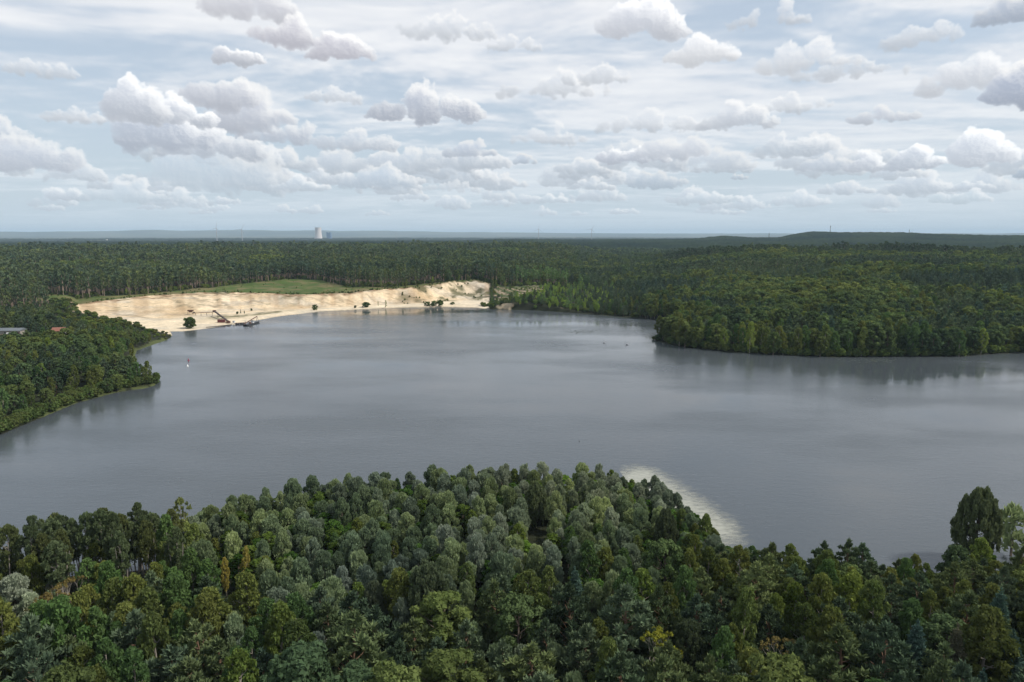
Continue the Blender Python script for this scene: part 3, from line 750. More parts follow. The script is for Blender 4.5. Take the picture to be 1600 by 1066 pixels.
        dens, size, mode = 10 * dn, .16, 'out'; bark = BARK_PALE
        tr = tube([(0, 0, -.5), (0, 0, H * .36)], [.2, .13], kk); lb = 1000; m = 'birch'
    if lod == 2 and len(cl) > 22: cl = cl[::2] if kind != 'spruce' else cl
    if lb < 900 and lod < 2: limbs(H * .25, .075, lb)
    V, F, T = clump_leaves(cl, rs, dens, size * sz, elong, mode, down)
    return (V, F, T), join([tr] + wood), LM[m], bark, H, Wd if kind != 'bare' else 5
PROTO = {}
def proto(kind, lod, var):
    key = (kind, lod, var)
    if key not in PROTO:
        rs = np.random.RandomState(abs(hash((kind + 'x', lod))) % 1000 if False else (sum(map(ord, kind)) * 7 + lod * 131 + var * 17))
        (V, F, T), (Vt, Ft), lm, bk, H, Wd = shape(kind, rs, lod)
        if lod == 0:
            crown = mesh_from(kind + '_crown', V, F, [lm], attrs={'tint': ('FLOAT', T)})
            trunk = mesh_from(kind + '_trunk', Vt, Ft, [bk], smooth=True)
            PROTO[key] = (crown, trunk, H, Wd)
        else:
            Va = np.concatenate([V, Vt]); Fa = np.concatenate([F, Ft + len(V)])
            me = mesh_from(kind + '_tree', Va, Fa, [lm, bk], mi=np.r_[np.zeros(len(F)), np.ones(len(Ft))], attrs={'tint': ('FLOAT', np.r_[T, np.zeros(len(Vt))])})
            PROTO[key] = (me, None, H, Wd)
    return PROTO[key]
NVAR = {0: 8, 1: 6, 2: 4}

# ---------------------------------------------------------------- where trees stand
rs0 = np.random.RandomState(77)
TREES = []   # dict per tree
SIZE = {'willow': (9.6, 4.7), 'alder': (7.2, 5.0), 'birch': (12.5, 5.4), 'aspen': (16.8, 5.6), 'oak': (13, 9.4), 'poplar': (16, 8.8), 'pine': (12.5, 7.0),
        'tallpine': (20.5, 5.0), 'spruce': (14, 6.1), 'bush': (3.6, 4.5), 'bare': (11, 5)}
TONES = {  # colour multipliers one can name
    'willow': [('silvery', (1.12, 1.10, 1.25)), ('grey-green', (.88, .92, .95)), ('yellowish', (1.04, 1.08, .80)), ('dull green', (.75, .84, .72))],
    'alder': [('bright green', (1.1, 1.1, 1.0)), ('deep green', (.75, .82, .9)), ('olive', (1.05, .9, 1.0))],
    'birch': [('yellow-green', (1.12, 1.14, .85)), ('olive', (.90, .90, .9)), ('mid-green', (.68, .88, .95)), ('brownish', (1.0, .90, .80))],
    'pine': [('blue-green', (.95, 1.0, 1.12)), ('dark green', (.82, .82, .82)), ('olive-green', (1.25, 1.12, .85)), ('grey-green', (1.1, 1.05, 1.1))],
    'spruce': [('blue-grey', (1.04, 1.06, 1.10)), ('dark', (.8, .85, .8))],
    'oak': [('dark green', (.8, .85, .9)), ('mid-green', (1.05, 1.05, .95)), ('yellowish', (1.35, 1.18, .85))],
    'poplar': [('dark green', (.82, .86, .86)), ('grey-green', (1.1, 1.08, 1.15))],
    'aspen': [('dark', (.85, .92, .92)), ('grey-green', (1.1, 1.12, 1.15)), ('olive', (1.2, 1.1, .85))],
    'bush': [('dark green', (.7, .75, .8)), ('light green', (1.15, 1.15, .9)), ('olive', (1.1, .95, .8))],
    'bare': [('brown', (1.2, .75, .9))],
}
def put(kind, x, y, s=1.0, tone=None, label=None, z=None, sx=1.0, bonus=0):
    t = dict(kind=kind, x=float(x), y=float(y), s=s, sx=sx, tone=tone, label=label, z=z, bonus=bonus)
    TREES.append(t); return t
def at_top(px, py, hgt, gz=2.0):
    w = unp(px, py, gz + hgt); return float(w[0]), float(w[1])
SPECIAL = [  # kind, pixel of the top, height, width factor, tone index, label
    ('poplar', 675, 878, 17, 1.05, 0, 'big dark ovoid tree with upright twigs, lower middle of the near wood'),
    ('poplar', 838, 752, 13, .85, 0, 'dark upright-twigged tree alone among silvery willows on the point'),
    ('poplar', 1535, 748, 20, 1.05, 0, 'large dark round tree towering at the water by the photo edge'),
    ('poplar', 1042, 792, 14, .80, 0, 'dark dense-twigged tree just inland of the pale shoal'),
    ('poplar', 1075, 965, 12, 1.1, 0, 'dark bushy tree with speckled leaves beside the thin yellowing birch'),
    ('aspen', 108, 806, 16, .9, 1, 'slim grey-green aspen squeezed between two broader ones'),
    ('aspen', 172, 803, 16, .9, 2, 'slim olive aspen just behind the crooked pale stems'),
    ('aspen', 205, 812, 15, .9, 1, 'short grey-green aspen leaning against the ragged-topped one'),
    ('poplar', 585, 905, 12, .8, 1, 'grey-green twiggy tree touching the big dark ovoid tree'),
    ('spruce', 1437, 968, 15, 1.0, 0, 'blue-grey tiered spruce at the bottom with its whole cone showing'),
    ('spruce', 1497, 975, 15, .85, 1, 'thin browning spruce just beside the blue-grey tiered spruce'),
    ('spruce', 1562, 918, 16, 1.05, 0, 'broad blue-grey spruce higher than its neighbours near the photo edge'),
    ('spruce', 1592, 985, 14, 1.0, 0, 'blue-grey spruce half cut by the lower right corner'),
    ('spruce', 905, 885, 12, .9, 0, 'dark pointed spruce in the shadowed hollow of the near wood'),
    ('spruce', 1535, 1040, 11, .9, 0, 'small light green spruce tip at the very bottom edge'),
    ('bare', 1020, 972, 13, 1.1, None, 'half-bare yellowing birch with thin twigs at the bottom'),
    ('bare', 1225, 985, 12, .9, None, 'pale dead branches sticking out beside a bushy birch'),
    ('willow', 42, 925, 9, 1.1, 0, 'very pale silver willow near the bottom left corner'),
    ('willow', 18, 898, 11, 1.35, 0, 'broad domed grey willow at the left edge above the pale one'),
    ('birch', 378, 852, 11, .6, 3, 'straw-yellow dying birch among the willows at the wood edge'),
    ('birch', 350, 868, 9, .6, 3, 'smaller straw-yellow dying birch beside the first'),
    ('bare', 85, 905, 13, 1.0, None, 'reddish-brown leafless stems in front of the tall lakeside aspens'),
    ('bare', 112, 888, 12, .9, None, 'second cluster of reddish-brown bare stems behind the first'),
    ('birch', 257, 802, 16, .8, 2, 'thin grey see-through birch standing against the water'),
    ('aspen', 55, 798, 17, 1.0, 1, 'outermost tall grey-green aspen against the water, forked top'),
    ('aspen', 92, 795, 17, 1.0, 1, 'tall grey-green aspen with a tufted crown against the water'),
    ('aspen', 128, 800, 17, 1.15, 0, 'tall dark aspen with pale exposed trunks beside the lake'),
    ('aspen', 152, 796, 17.5, 1.1, 0, 'tall dark aspen showing three crooked pale stems'),
    ('aspen', 188, 798, 17, 1.0, 2, 'olive-tinted tall aspen next to the crooked pale stems'),
    ('aspen', 222, 806, 16, 1.0, 0, 'tall dark aspen with ragged top before the thin grey birch'),
    ('pine', 1240, 880, 12, 1.0, 0, 'blue-green flat-topped pine below the shoreline gap'),
    ('pine', 1290, 840, 12, .9, 1, 'dark pine breaking the waterline with a spiky top'),
    ('pine', 1325, 838, 13, 1.0, 1, 'second dark spiky pine against the water'),
    ('pine', 1350, 840, 12, .9, 0, 'blue-green pine against the water, first of its pair'),
    ('birch', 1335, 890, 13, 1.0, 0, 'yellow-green birch head rising between two dark pines'),
    ('birch', 1245, 905, 13, 1.1, 0, 'broad yellow-green birch with lumpy crown'),
    ('birch', 1262, 942, 14, 1.25, 1, 'big olive birch hanging over the pale dead branches'),
    ('willow', 925, 910, 11, 1.2, 2, 'yellowish willow standing alone among the dark pines'),
    ('pine', 1395, 895, 11, 1.2, 1, 'wide dark pine spreading before the birch thicket'),
    ('oak', 1495, 850, 12, .85, 0, 'round dark green oak directly under the large lakeside tree'),
    ('pine', 1180, 1010, 11, .9, 2, 'light green young pine at the bottom edge'),
    ('willow', 1590, 780, 13, 1.2, 2, 'light green willow behind the large dark lakeside tree'),
]
SPT = []
for k, px, py, h, wf, ti, lab in SPECIAL:
    x, y = at_top(px, py, h)
    if k in ('spruce', 'bare', 'willow', 'poplar') or 'straw' in lab: SPT.append((k, px, py, h, wf, ti, lab, y))
    tn = TONES[k][ti if ti is not None else 0]
    put(k, x, y, h / SIZE[k][0], tn, lab, sx=wf, bonus=1000)

def species_near(px, py, u):
    """Kinds by place in the near wood."""
    if px < 300 and py < 885: w = dict(aspen=.6, birch=.3, oak=.1)
    elif px < 470 and py > 885 - (px - 0) * .08:
        w = dict(birch=.66, willow=.12, oak=.10, pine=.12) if py < 1000 else dict(birch=.5, pine=.35, oak=.15)
        if px > 330 and py < 960: w = dict(willow=.55, birch=.3, oak=.15)
    elif px < 1050 and py < 905: w = dict(willow=.66, alder=.28, birch=.06) if px < 900 or py < 820 else dict(willow=.42, birch=.25, alder=.2, oak=.13)
    elif px < 1050 and py < 950: w = dict(willow=.40, pine=.30, birch=.15, oak=.15) if px < 760 else dict(pine=.5, birch=.25, oak=.25)
    elif px < 1060: w = dict(pine=.62, oak=.16, birch=.14, willow=.08)
    elif py < 830: w = dict(birch=.4, alder=.25, willow=.35)
    else: w = dict(pine=.56, birch=.30, oak=.14)
    ks = list(w); c = np.cumsum([w[k] for k in ks]) / sum(w.values()); return ks[int(np.searchsorted(c, u))]
class Hash:
    def __init__(s, c): s.c = c; s.d = {}
    def near(s, x, y, rmax):
        i, j = int(x // s.c), int(y // s.c); k = int(rmax // s.c) + 1
        for a in range(i - k, i + k + 1):
            for b in range(j - k, j + k + 1):
                yield from s.d.get((a, b), ())
    def put(s, x, y, r): s.d.setdefault((int(x // s.c), int(y // s.c)), []).append((x, y, r))
HS = Hash(8.0)
def clash(x, y, r, f): return any((x - a) ** 2 + (y - b) ** 2 < (f * (r + q)) ** 2 for a, b, q in HS.near(x, y, 11))
for t in TREES: HS.put(t['x'], t['y'], SIZE[t['kind']][1] / 2 * t['sx'] * .9)

def pick_tone(k, x, y, rs):
    T = TONES[{'tallpine': 'pine'}.get(k, k)]; n = float(fbm(np.array([x / 30.]), np.array([y / 30.]), 201, 3)[0])
    return T[int(np.clip((rs.rand() * .7 + .5 * (n + .5)) * len(T), 0, len(T) - 1))]
# near wood
def near_wood():
    rs = np.random.RandomState(9)
    n = 14000
    Y = 62 + (rs.rand(n) ** .8) * 190; X = (rs.rand(n) * 2 - 1) * (Y * .82 + 30)
    sd = signed_dist(X, Y)
    for x, y, d in zip(X, Y, sd):
        if d < 1.2: continue
        px, py, _ = proj(x, y, 2 + 11)
        if py > 1200 or px < -120 or px > 1720: continue
        k = species_near(px, py, rs.rand() * .999)
        if any(abs(px - q[1]) < 24 and q[2] - 30 < py < q[2] + 62 and y < q[7] for q in SPT): continue
        if 95 < px < 310 and 838 < py < 902 and d > 6 and rs.rand() < .62: continue
        if k == 'aspen' and d > 22: k = 'birch'
        H, Wd = SIZE[k]
        s = rs.uniform(.78, 1.14)
        if d < 9: s *= .88
        if k in ('pine', 'oak') and d < 6: s *= .8
        if px > 1120 and px < 1480 and d < 14: s *= .82
        if py > 890 and k != 'willow': s *= 1.0 + .28 * min(1, (py - 890) / 90)
        if k == 'willow' and py > 830: s *= 1.1
        if k == 'willow' and py < 800: s *= 1.13
        if k in ('birch', 'oak') and py < 830 and px > 300: s *= .74
        r = Wd / 2 * s
        if clash(x, y, r, .64 if k != 'alder' else .58): continue
        HS.put(x, y, r); put(k, x, y, s, pick_tone(k, x, y, rs), sx=rs.uniform(.84, 1.12) if k == 'willow' else rs.uniform(.90, 1.24))
near_wood()

# keep clear: houses, machines, track
HOUSE = unp(12, 524, 6); ROOF2 = unp(90, 520, 8)
def clear(x, y):
    m = ((x - HOUSE[0]) ** 2 + (y - HOUSE[1]) ** 2 < 20 ** 2) | (((x - HOUSE[0]) ** 2 + (y - HOUSE[1] + 26) ** 2 < 16 ** 2))
    return m | ((x - ROOF2[0]) ** 2 + (y - ROOF2[1]) ** 2 < 9 ** 2)
def mid_trees():
    """Left bank, right hillside and the woods behind, thinning their detail with distance."""
    rs = np.random.RandomState(31)
    def scatter(rmin, rmax, sp, amin=-.72, amax=.72):
        pts = []
        xs = np.arange(-rmax * .70, rmax * .70, sp); ys = np.arange(rmin * .7, rmax, sp * .92)
        X, Y = np.meshgrid(xs, ys); X = X + (np.arange(len(ys)) % 2)[:, None] * sp / 2
        X = (X + rs.uniform(-.36, .36, X.shape) * sp).ravel(); Y = (Y + rs.uniform(-.36, .36, Y.shape) * sp).ravel()
        r = np.hypot(X, Y); b = np.arctan2(X, Y)
        ok = (r >= rmin) & (r < rmax) & (b > amin) & (b < amax) & (Y > 262)
        X, Y = X[ok], Y[ok]
        sd = signed_dist(X, Y)
        sand, field, rc, re, rs_, b, r = zones(X, Y)
        open_ = ((b > EB[0] + .0) & (b < EB[-1]) & (r < re) & (r > rc - 4)) | ((b > PIT0 + .006) & (b < PIT1) & (r <= rc + 2) & (r > rs_ - 5))
        keep = (sd > 1.0) & ~open_ & ~clear(X, Y) & ~in_rows(b, r)
        return X[keep], Y[keep], sd[keep], b[keep], r[keep]
    out = []
    for rmin, rmax, sp in ((262, 560, 7.9), (560, 900, 7.6), (900, 1300, 7.6), (1300, 1800, 10.5), (1800, 2450, 13.5)):
        X, Y, sd, b, r = scatter(rmin, rmax, sp)
        n1 = fbm(X / 90, Y / 90, 301, 4) * 1.6; n2 = fbm(X / 35, Y / 35, 311, 3); rr = rs.rand(len(X)); sc = rs.uniform(.82, 1.16, len(X))
        for i in range(len(X)):
            x, y, q = X[i], Y[i], rr[i]
            grow = max(1.0, sp / 8.2)
            dk = False
            s = sc[i] * (1.12 + .30 * n2[i] + .12 * n1[i])
            if b[i] < EB[-1] + .005 and b[i] > SHB[-1] - .03 and r[i] < np.interp(b[i], EB, ER) + 4:
                k = 'bush' if q < .45 else ('birch' if q < .75 else 'pine'); s *= .5 if k != 'bush' else .9
            elif b[i] < -.30 and r[i] < 640:                       # left bank
                k = 'bush' if sd[i] < 4 and q < .6 else ('birch' if q < .20 else 'pine' if q + .35 * n1[i] < .42 else 'oak')
                if sd[i] < 12: k = 'birch' if q < .3 else ('bush' if q < .4 else 'oak'); s *= .72
                else: s *= .92
                if k == 'oak': s *= .86
                if r[i] > 560 or y > 540: k = 'pine' if q > .25 else k; s *= .66
                if x > HOUSE[0] - 22 and x < HOUSE[0] + 24 and y < HOUSE[1] and y > HOUSE[1] - 75: s *= .66; 
            elif b[i] < EB[-1] + .005 and r[i] > 640:                    # old pine forest behind the pit
                k = 'tallpine' if q < .82 + n1[i] * .2 or (b[i] < -.10 and r[i] < 1200) else 'oak'
                if r[i] > 1100 and n1[i] > .25: k = 'oak'
                if k == 'tallpine': s *= .90 + .14 * n2[i]
                if b[i] < -.50 and r[i] < 760: k = 'pine' if q < .7 else 'oak'; s *= .9
            elif b[i] < .19 and r[i] < 960 - 900 * max(0, b[i] - .09):                        # young growth east of the pit
                k = 'birch' if q < .30 else ('pine' if q < .75 else 'bush')
                yng = sstep(.045, .16, b[i])
                s *= .34 + .42 * yng; tn = TONES['bush'][1]
            elif b[i] < .22 and r[i] > 900:
                k = 'pine' if q < .8 else 'oak'; s *= 1.0
            else:                                                # right hillside
                hb = n1[i]
                if sd[i] < 22: k = 'birch' if q < .50 else 'oak'; s *= 1.16 if k != 'oak' else 1.0
                elif hb > .18: k = 'oak' if q < .75 else 'birch'
                elif hb < -.12: k = 'pine' if q < .85 else 'spruce'
                else: k = 'birch' if q < .42 else ('pine' if q < .7 else 'oak')
                if r[i] > 1000: k = 'oak' if n1[i] > -.1 or q > .8 else 'tallpine'; s *= .9 if k == 'oak' else .8
                if r[i] > 1330 - 500 * (.36 - min(b[i], .36)): k = 'tallpine' if q < .82 else 'oak'; s *= .82 if k == 'tallpine' else .8; dk = True
            if b[i] > .16: s *= 1.14
            young = EB[-1] - .07 < b[i] < .15 and r[i] < 960
            tn = ('light green', (1.6, 1.75, 1.2)) if young and rr[i] < .75 * (1 - sstep(.06, .15, b[i])) + .1 else pick_tone(k, x, y, rs)
            if dk: tn = TONES['pine'][1] if k == 'tallpine' else TONES['oak'][0]
            if tn[0] == 'olive-green' and b[i] > .1: tn = TONES['pine'][3]
            wide = 1.0
            if k == 'tallpine' and r[i] > 950: wide = 1.4; s *= .9
            if b[i] < SHB[0] + .06 and b[i] > PIT0 - .02 and 450 < r[i] < np.interp(b[i], CB, CR):   # low trees before the west end of the sand
                gzz = 7.0 * (1 - math.exp(-sd[i] / 170)) + 1.0
                px_, _, dep = proj(x, y, gzz); lim = np.interp(px_, [100, 150, 200, 240, 275], [479, 486, 494, 501, 511])
                z_ok = CAM_H - math.hypot(x, y) * math.tan(PITCH - math.atan((CY - lim) / F_PX)) - gzz
                if z_ok < 5: k = 'bush'; tn = TONES['bush'][i % 3]; wide = 1.35
                s = min(s, max(z_ok + 1.2, 3.4) * rs.uniform(.85, 1.15) / SIZE[k][0])
            put(k, x, y, s * grow ** .7, tn, sx=rs.uniform(.95, 1.2) * grow ** .3 * wide)
mid_trees()
# bushes and young trees one can point to on the far shore: pixel of the foot, height, kind, width factor
for px, py, h, k, wf, lab in [
    (297, 513, 9.5, 'bush', 1.0, 'lone round dark bush-like tree on the sandy beach by the machines'),
    (492, 485, 5.5, 'bush', 1.0, 'single low dark bush at the waterline of the long beach'),
    (572, 481, 5.5, 'bush', 1.5, 'wide dark bush on the beach before the slim tree'),
    (555, 482, 2.8, 'bush', 1.0, 'small low bush beside the wide beach bush'),
    (591, 480, 6.0, 'birch', .6, 'thin young tree between the wide bush and the tall one'),
    (603, 481, 9.0, 'birch', .8, 'tallest slim tree on the pale beach'),
    (668, 479, 5.5, 'bush', 1.2, 'round bush at the start of the pale beach clump'),
    (678, 479, 6.0, 'bush', 1.2, 'middle bush of the clump under the white slope'),
    (688, 479, 7.0, 'bush', .9, 'highest dark bush of the clump under the white slope'),
    (707, 477, 3.0, 'bush', 1.6, 'low flat bush beyond the clump under the white slope'),
    (376, 490, 4.5, 'spruce', .8, 'little conifer on the scrub strip behind the machines'),
    (382, 491, 3.5, 'pine', .8, 'second little conifer on the scrub strip'),
    (371, 491, 2.6, 'bush', .8, 'low shrub beside the little conifers on the scrub strip'),
    (393, 487, 2.4, 'bush', .9, 'tiny shrub on the sand above the moored barge')]:
    w = unp(px, py, .6 if h > 0 else 0); put(k, w[0], w[1], h / SIZE[k][0], TONES[k][0], lab, sx=wf * SIZE[k][0] / h * (h / SIZE[k][0]), bonus=500)
# shrubs on the ledges of the sand pit and along its lip
rsb = np.random.RandomState(4)
for i in range(700):
    bb = rsb.uniform(PIT0, PIT1); rc = np.interp(bb, CB, CR); rsh = np.interp(bb, SHB, SHR) if bb > SHB[0] else rc - 60
    lip = rsb.rand() < .45; rr_ = rc + rsb.uniform(0, 9) if lip else rsh + (rc - rsh) * rsb.uniform(.35, .95)
    x, y = math.sin(bb) * rr_, math.cos(bb) * rr_
    if not lip and (bb < -.16 or float(fbm(np.array([x / 14]), np.array([y / 14]), 90, 5)[0]) < -.02): continue
    if lip and rsb.rand() < .35: continue
    put('bush', x, y, rsb.uniform(.22, .62), TONES['bush'][i % 3])
for i in range(90):                                              # saplings coming up between the planted rows
    bb = rsb.uniform(-.03, .05); rr_ = rsb.uniform(785, 880)
    if in_rows(np.array([bb]), np.array([rr_]))[0]: put('bush', math.sin(bb) * rr_, math.cos(bb) * rr_, rsb.uniform(.25, .6), TONES['bush'][1])
for i in range(170):                                             # scrub creeping over the green field
    bb = rsb.uniform(-.46, -.14); f_ = rsb.rand() ** 1.6; rr_ = np.interp(bb, CB, CR) * (1 - f_) + np.interp(bb, EB, ER) * f_
    if float(fbm(np.array([bb * 60]), np.array([rr_ / 30]), 77, 3)[0]) > -.05: put('bush', math.sin(bb) * rr_, math.cos(bb) * rr_, rsb.uniform(.15, .42), TONES['bush'][i % 3])
for i in range(120):                                             # saplings and shrubs at the forest edge of the green field
    bb = rsb.uniform(EB[0], EB[-1]); rr_ = np.interp(bb, EB, ER) - rsb.uniform(-2, 14) ** 1.0
    put('bush' if rsb.rand() < .6 else 'birch', math.sin(bb) * rr_, math.cos(bb) * rr_, rsb.uniform(.35, .8), TONES['bush'][i % 3])
for i in range(200):                                             # bushes along the right part of the far shore
    px = rsb.uniform(752, 985); w = unp(px, np.interp(px, [750, 830, 880, 985], [481, 484, 487, 496]) - rsb.uniform(0, 3), 0)
    put('bush', w[0], w[1] + 2, rsb.uniform(.5, 1.1), TONES['bush'][i % 3])
for i in range(330):                                             # bushes hanging over the water under the hill
    px = rsb.uniform(1020, 1640); w = unp(px, np.interp(px, [1020, 1060, 1130, 1200, 1300, 1500, 1560, 1640], [531, 541, 549, 554, 558, 557, 552, 551]) - rsb.uniform(0, 2.5), 0)
    put('bush', w[0], w[1], rsb.uniform(.7, 1.5), TONES['bush'][i % 3])
for i in range(420):                                             # undergrowth along the foot of the old pines
    bb = rsb.uniform(EB[0] - .05, EB[-1]); rr_ = np.interp(bb, EB, ER) + rsb.uniform(0, 22)
    put('bush', math.sin(bb) * rr_, math.cos(bb) * rr_, rsb.uniform(.6, 1.5), TONES['bush'][i % 3])
for i in range(240):                                             # reeds and low bushes at the foot of the left bank
    px = rsb.uniform(-60, 245); w = unp(px, np.interp(px, [-60, 0, 60, 120, 180, 245], [695, 679, 654, 629, 613, 600]) - rsb.uniform(0, 7), 0)
    put('bush', w[0], w[1], rsb.uniform(.6, 1.25), TONES['bush'][1 + i % 2])

# ---------------------------------------------------------------- heights of the ground under them, size on the picture, what stays an object
TX = np.array([t['x'] for t in TREES]); TY = np.array([t['y'] for t in TREES]); TZ = ground(TX, TY)
KN = {'tallpine': 'plantation_pine', 'bare': 'birch'}
for t, z in zip(TREES, TZ):
    t['z'] = float(max(z, 0.0))
    H, Wd = SIZE[t['kind']]; d = math.hypot(t['x'], t['y'])
    px, py, dep = proj(t['x'], t['y'], t['z'] + H * t['s'])
    t['px'], t['py'], t['d'] = float(px), float(py), d
    t['area'] = (H * t['s'] * Wd * t['s'] / d ** 2) * 1e3 + t['bonus'] if (-30 < px < 1630 and py < 1085) else -1.0
    t['name'] = KN.get(t['kind'], t['kind'])
by = {}
for t in TREES: by.setdefault(t['name'], []).append(t)
SOLO = []; REST = {}
for k, L_ in by.items():
    # trees on the frame's rim first lose their place: largest in view stay
    L_.sort(key=lambda t: -t['area'])
    vis = [t for t in L_ if t['area'] > 0]
    SOLO += vis[:300]; rest = vis[300:] + [t for t in L_ if t['area'] <= 0 and -260 < t['px'] < 1860]
    # keep a few of each tall far form as objects for the mass to repeat
    REST[k] = rest

ORD = ['first', 'second', 'third', 'fourth', 'fifth', 'sixth', 'seventh', 'eighth', 'ninth', 'tenth', 'eleventh', 'twelfth', 'thirteenth', 'fourteenth', 'fifteenth',
       'sixteenth', 'seventeenth', 'eighteenth', 'nineteenth']
TENS = ['', '', 'twent', 'thirt', 'fort', 'fift', 'sixt', 'sevent', 'eight', 'ninet']
def ordinal(n):
    if n >= 100: return 'hundredth' if n == 100 else 'hundred-and-' + ordinal(n - 100)
    if n < 20: return ORD[n - 1]
    t, u = divmod(n, 10); return TENS[t] + 'ieth' if u == 0 else TENS[t] + 'y-' + ORD[u - 1]
def where(t):
    """Landmark wording for the place of a tree and the end from which its row is counted."""
    px, py, d = t['px'], t['py'], t['d']
    if d < 262:
        if px < 300 and py < 880: return 'by the water west of the point', 'the frame edge'
        if px > 1120 and py < 890: return 'along the cove east of the shoal', 'the shoal'
        if py < 770: return 'on the tip of the wooded point', 'its west end'
        if py < 800: return 'just behind the tip of the point', 'the west water'
        if py < 830: return 'on the upper point', 'the west water'
        if py < 865: return 'across the middle of the point', 'the west water'
        if py < 900: return 'on the lower point', 'the tall aspens'
        if py < 940: return 'in the belt below the point', 'the aspen side'
        if py < 990: return 'in the lower near wood', 'the aspen side'
        return 'along the picture bottom', 'the birch corner'
    b = math.atan2(t['x'], t['y'])
    if b < -.30 and d < 640: 
        if py > 590: return 'low on the wooded lake bank', 'the frame edge'
        if py > 545: return 'midway up the wooded lake bank', 'the frame edge'
        return 'high on the wooded lake bank', 'the frame edge'
    if b < .06 and d < 1400 and t['kind'] == 'tallpine':
        if py < 398: return 'deep in the old pine forest', 'the frame edge'
        return 'fronting the old forest', 'the frame edge'
    if b < .08 and d < 900:
        if t['kind'] == 'bush': return 'about the rim of the sand pit', 'the beach machines'
        return 'at the forest edge behind the pit', 'the frame edge'
    if b < .16: return 'on the young slope east of the sand', 'the sand'
    if py > 505: return 'at the waterline under the hill', 'the wooded cape'
    if py > 480: return 'low on the hill across the lake', 'the wooded cape'
    if py > 455: return 'midway up the hill across the lake', 'the young slope'
    return 'high on the hill across the lake', 'the young slope'
FORM = {'willow': 'willow', 'alder': 'bushy alder', 'birch': 'birch', 'aspen': 'aspen', 'oak': 'broad oak', 'poplar': 'twiggy poplar', 'pine': 'pine', 'tallpine': 'tall pine',
        'spruce': 'spruce', 'bush': 'bush', 'bare': 'bare-branched birch'}
GROUPS = {'willow': 'willows among the lakeside trees', 'alder': 'green alders among the willows', 'birch': 'birches round the lake', 'aspen': 'tall aspens by the water', 'oak': 'oaks round the lake',
          'poplar': 'dark twiggy poplars', 'plantation_pine': 'tall bare-stemmed pines of the old forest', 'pine': 'pines round the lake', 'spruce': 'spruces among the pines', 'bush': 'bushes round the shores'}
rsp = np.random.RandomState(12)
cells = {}
for t in SOLO:
    if t['label']: continue
    w, end = where(t); cells.setdefault((t['tone'][0], FORM[t['kind']], w, end), []).append(t)
for (tone, form, w, end), L_ in cells.items():
    rev = w.startswith('at the waterline x')
    L_.sort(key=lambda t: t['px'])
    for i, t in enumerate(L_):
        t['label'] = f"{tone} {form} {w}" + (f", {ordinal(i + 1)} from {end}" if len(L_) > 1 else ', only one there')
def lod_of(t):
    return 0 if t['d'] < 262 else (1 if t['d'] < 700 else 2)
FARSRC = {}
SOLO.sort(key=lambda t: t['d'])
far_need = {}
for idx, t in enumerate(SOLO):
    kind, lod = t['kind'], lod_of(t)
    t['lod'] = lod
# the farthest few of each form wear the light meshes that the masses behind repeat
for form in set(t['kind'] for L_ in REST.values() for t in L_):
    mine = [t for t in SOLO if t['kind'] == form]
    for j, t in enumerate(mine[-NVAR[2]:]): t['lod'] = 2; t['var'] = j
    mid = [t for t in mine[:-NVAR[2]] if t['lod'] == 1]
    for j, t in enumerate(mid[-4:]): t['var'] = j; t['mid'] = True
for t in SOLO:
    kind, lod = t['kind'], t['lod']; var = t.get('var', rsp.randint(NVAR[lod]))
    a, b_, H, Wd = proto(kind, lod, var)
    s = t['s'] * SIZE[kind][0] / H; sx = t['s'] * t['sx'] * (SIZE[kind][1] / Wd)
    if kind == 'bare': sx = t['s'] * t['sx']
    nm = t['name'] + ('_tree' if t['name'] != 'bush' else '')
    rz = rsp.uniform(0, 6.28); col = (*t['tone'][1], 1)
    if kind == 'bare' and 'yellow' in t['label']: col = (1.7, 1.35, .6, 1)
    if 'straw' in t['label']: col = (2.6, 1.75, 1.5, 1)
    if 'towering at the water' in t['label']: col = (1.15, 1.2, 1.1, 1)
    if 'very pale' in t['label']: col = (1.7, 1.65, 1.8, 1)
    if 'browning' in t['label']: col = (1.7, 1.0, .8, 1)
    sy = sx * rsp.uniform(.84, 1.18); lean = rsp.normal(0, .035, 2) if lod < 2 else (0, 0)
    if lod == 0:
        root = add(nm, None, loc=(t['x'], t['y'], t['z']), rz=rz, scale=(sx, sy, s)); root.empty_display_size = .5
        c = add('crown', a, root); c.color = col
        add('trunk', b_, root)
    else:
        root = add(nm, a, loc=(t['x'], t['y'], t['z']), rz=rz, scale=(sx, sx, s)); root.color = col
        if lod == 2: FARSRC.setdefault(kind, {})[var] = (root, H, Wd)
        if t.get('mid'): FARSRC.setdefault(kind + '_mid', {})[var] = (root, H, Wd)
    root.rotation_euler = (lean[0], lean[1], rz)
    cat = 'bush' if t['name'] == 'bush' else 'tree'
    tag(root, t['label'], cat, GROUPS[t['name']])

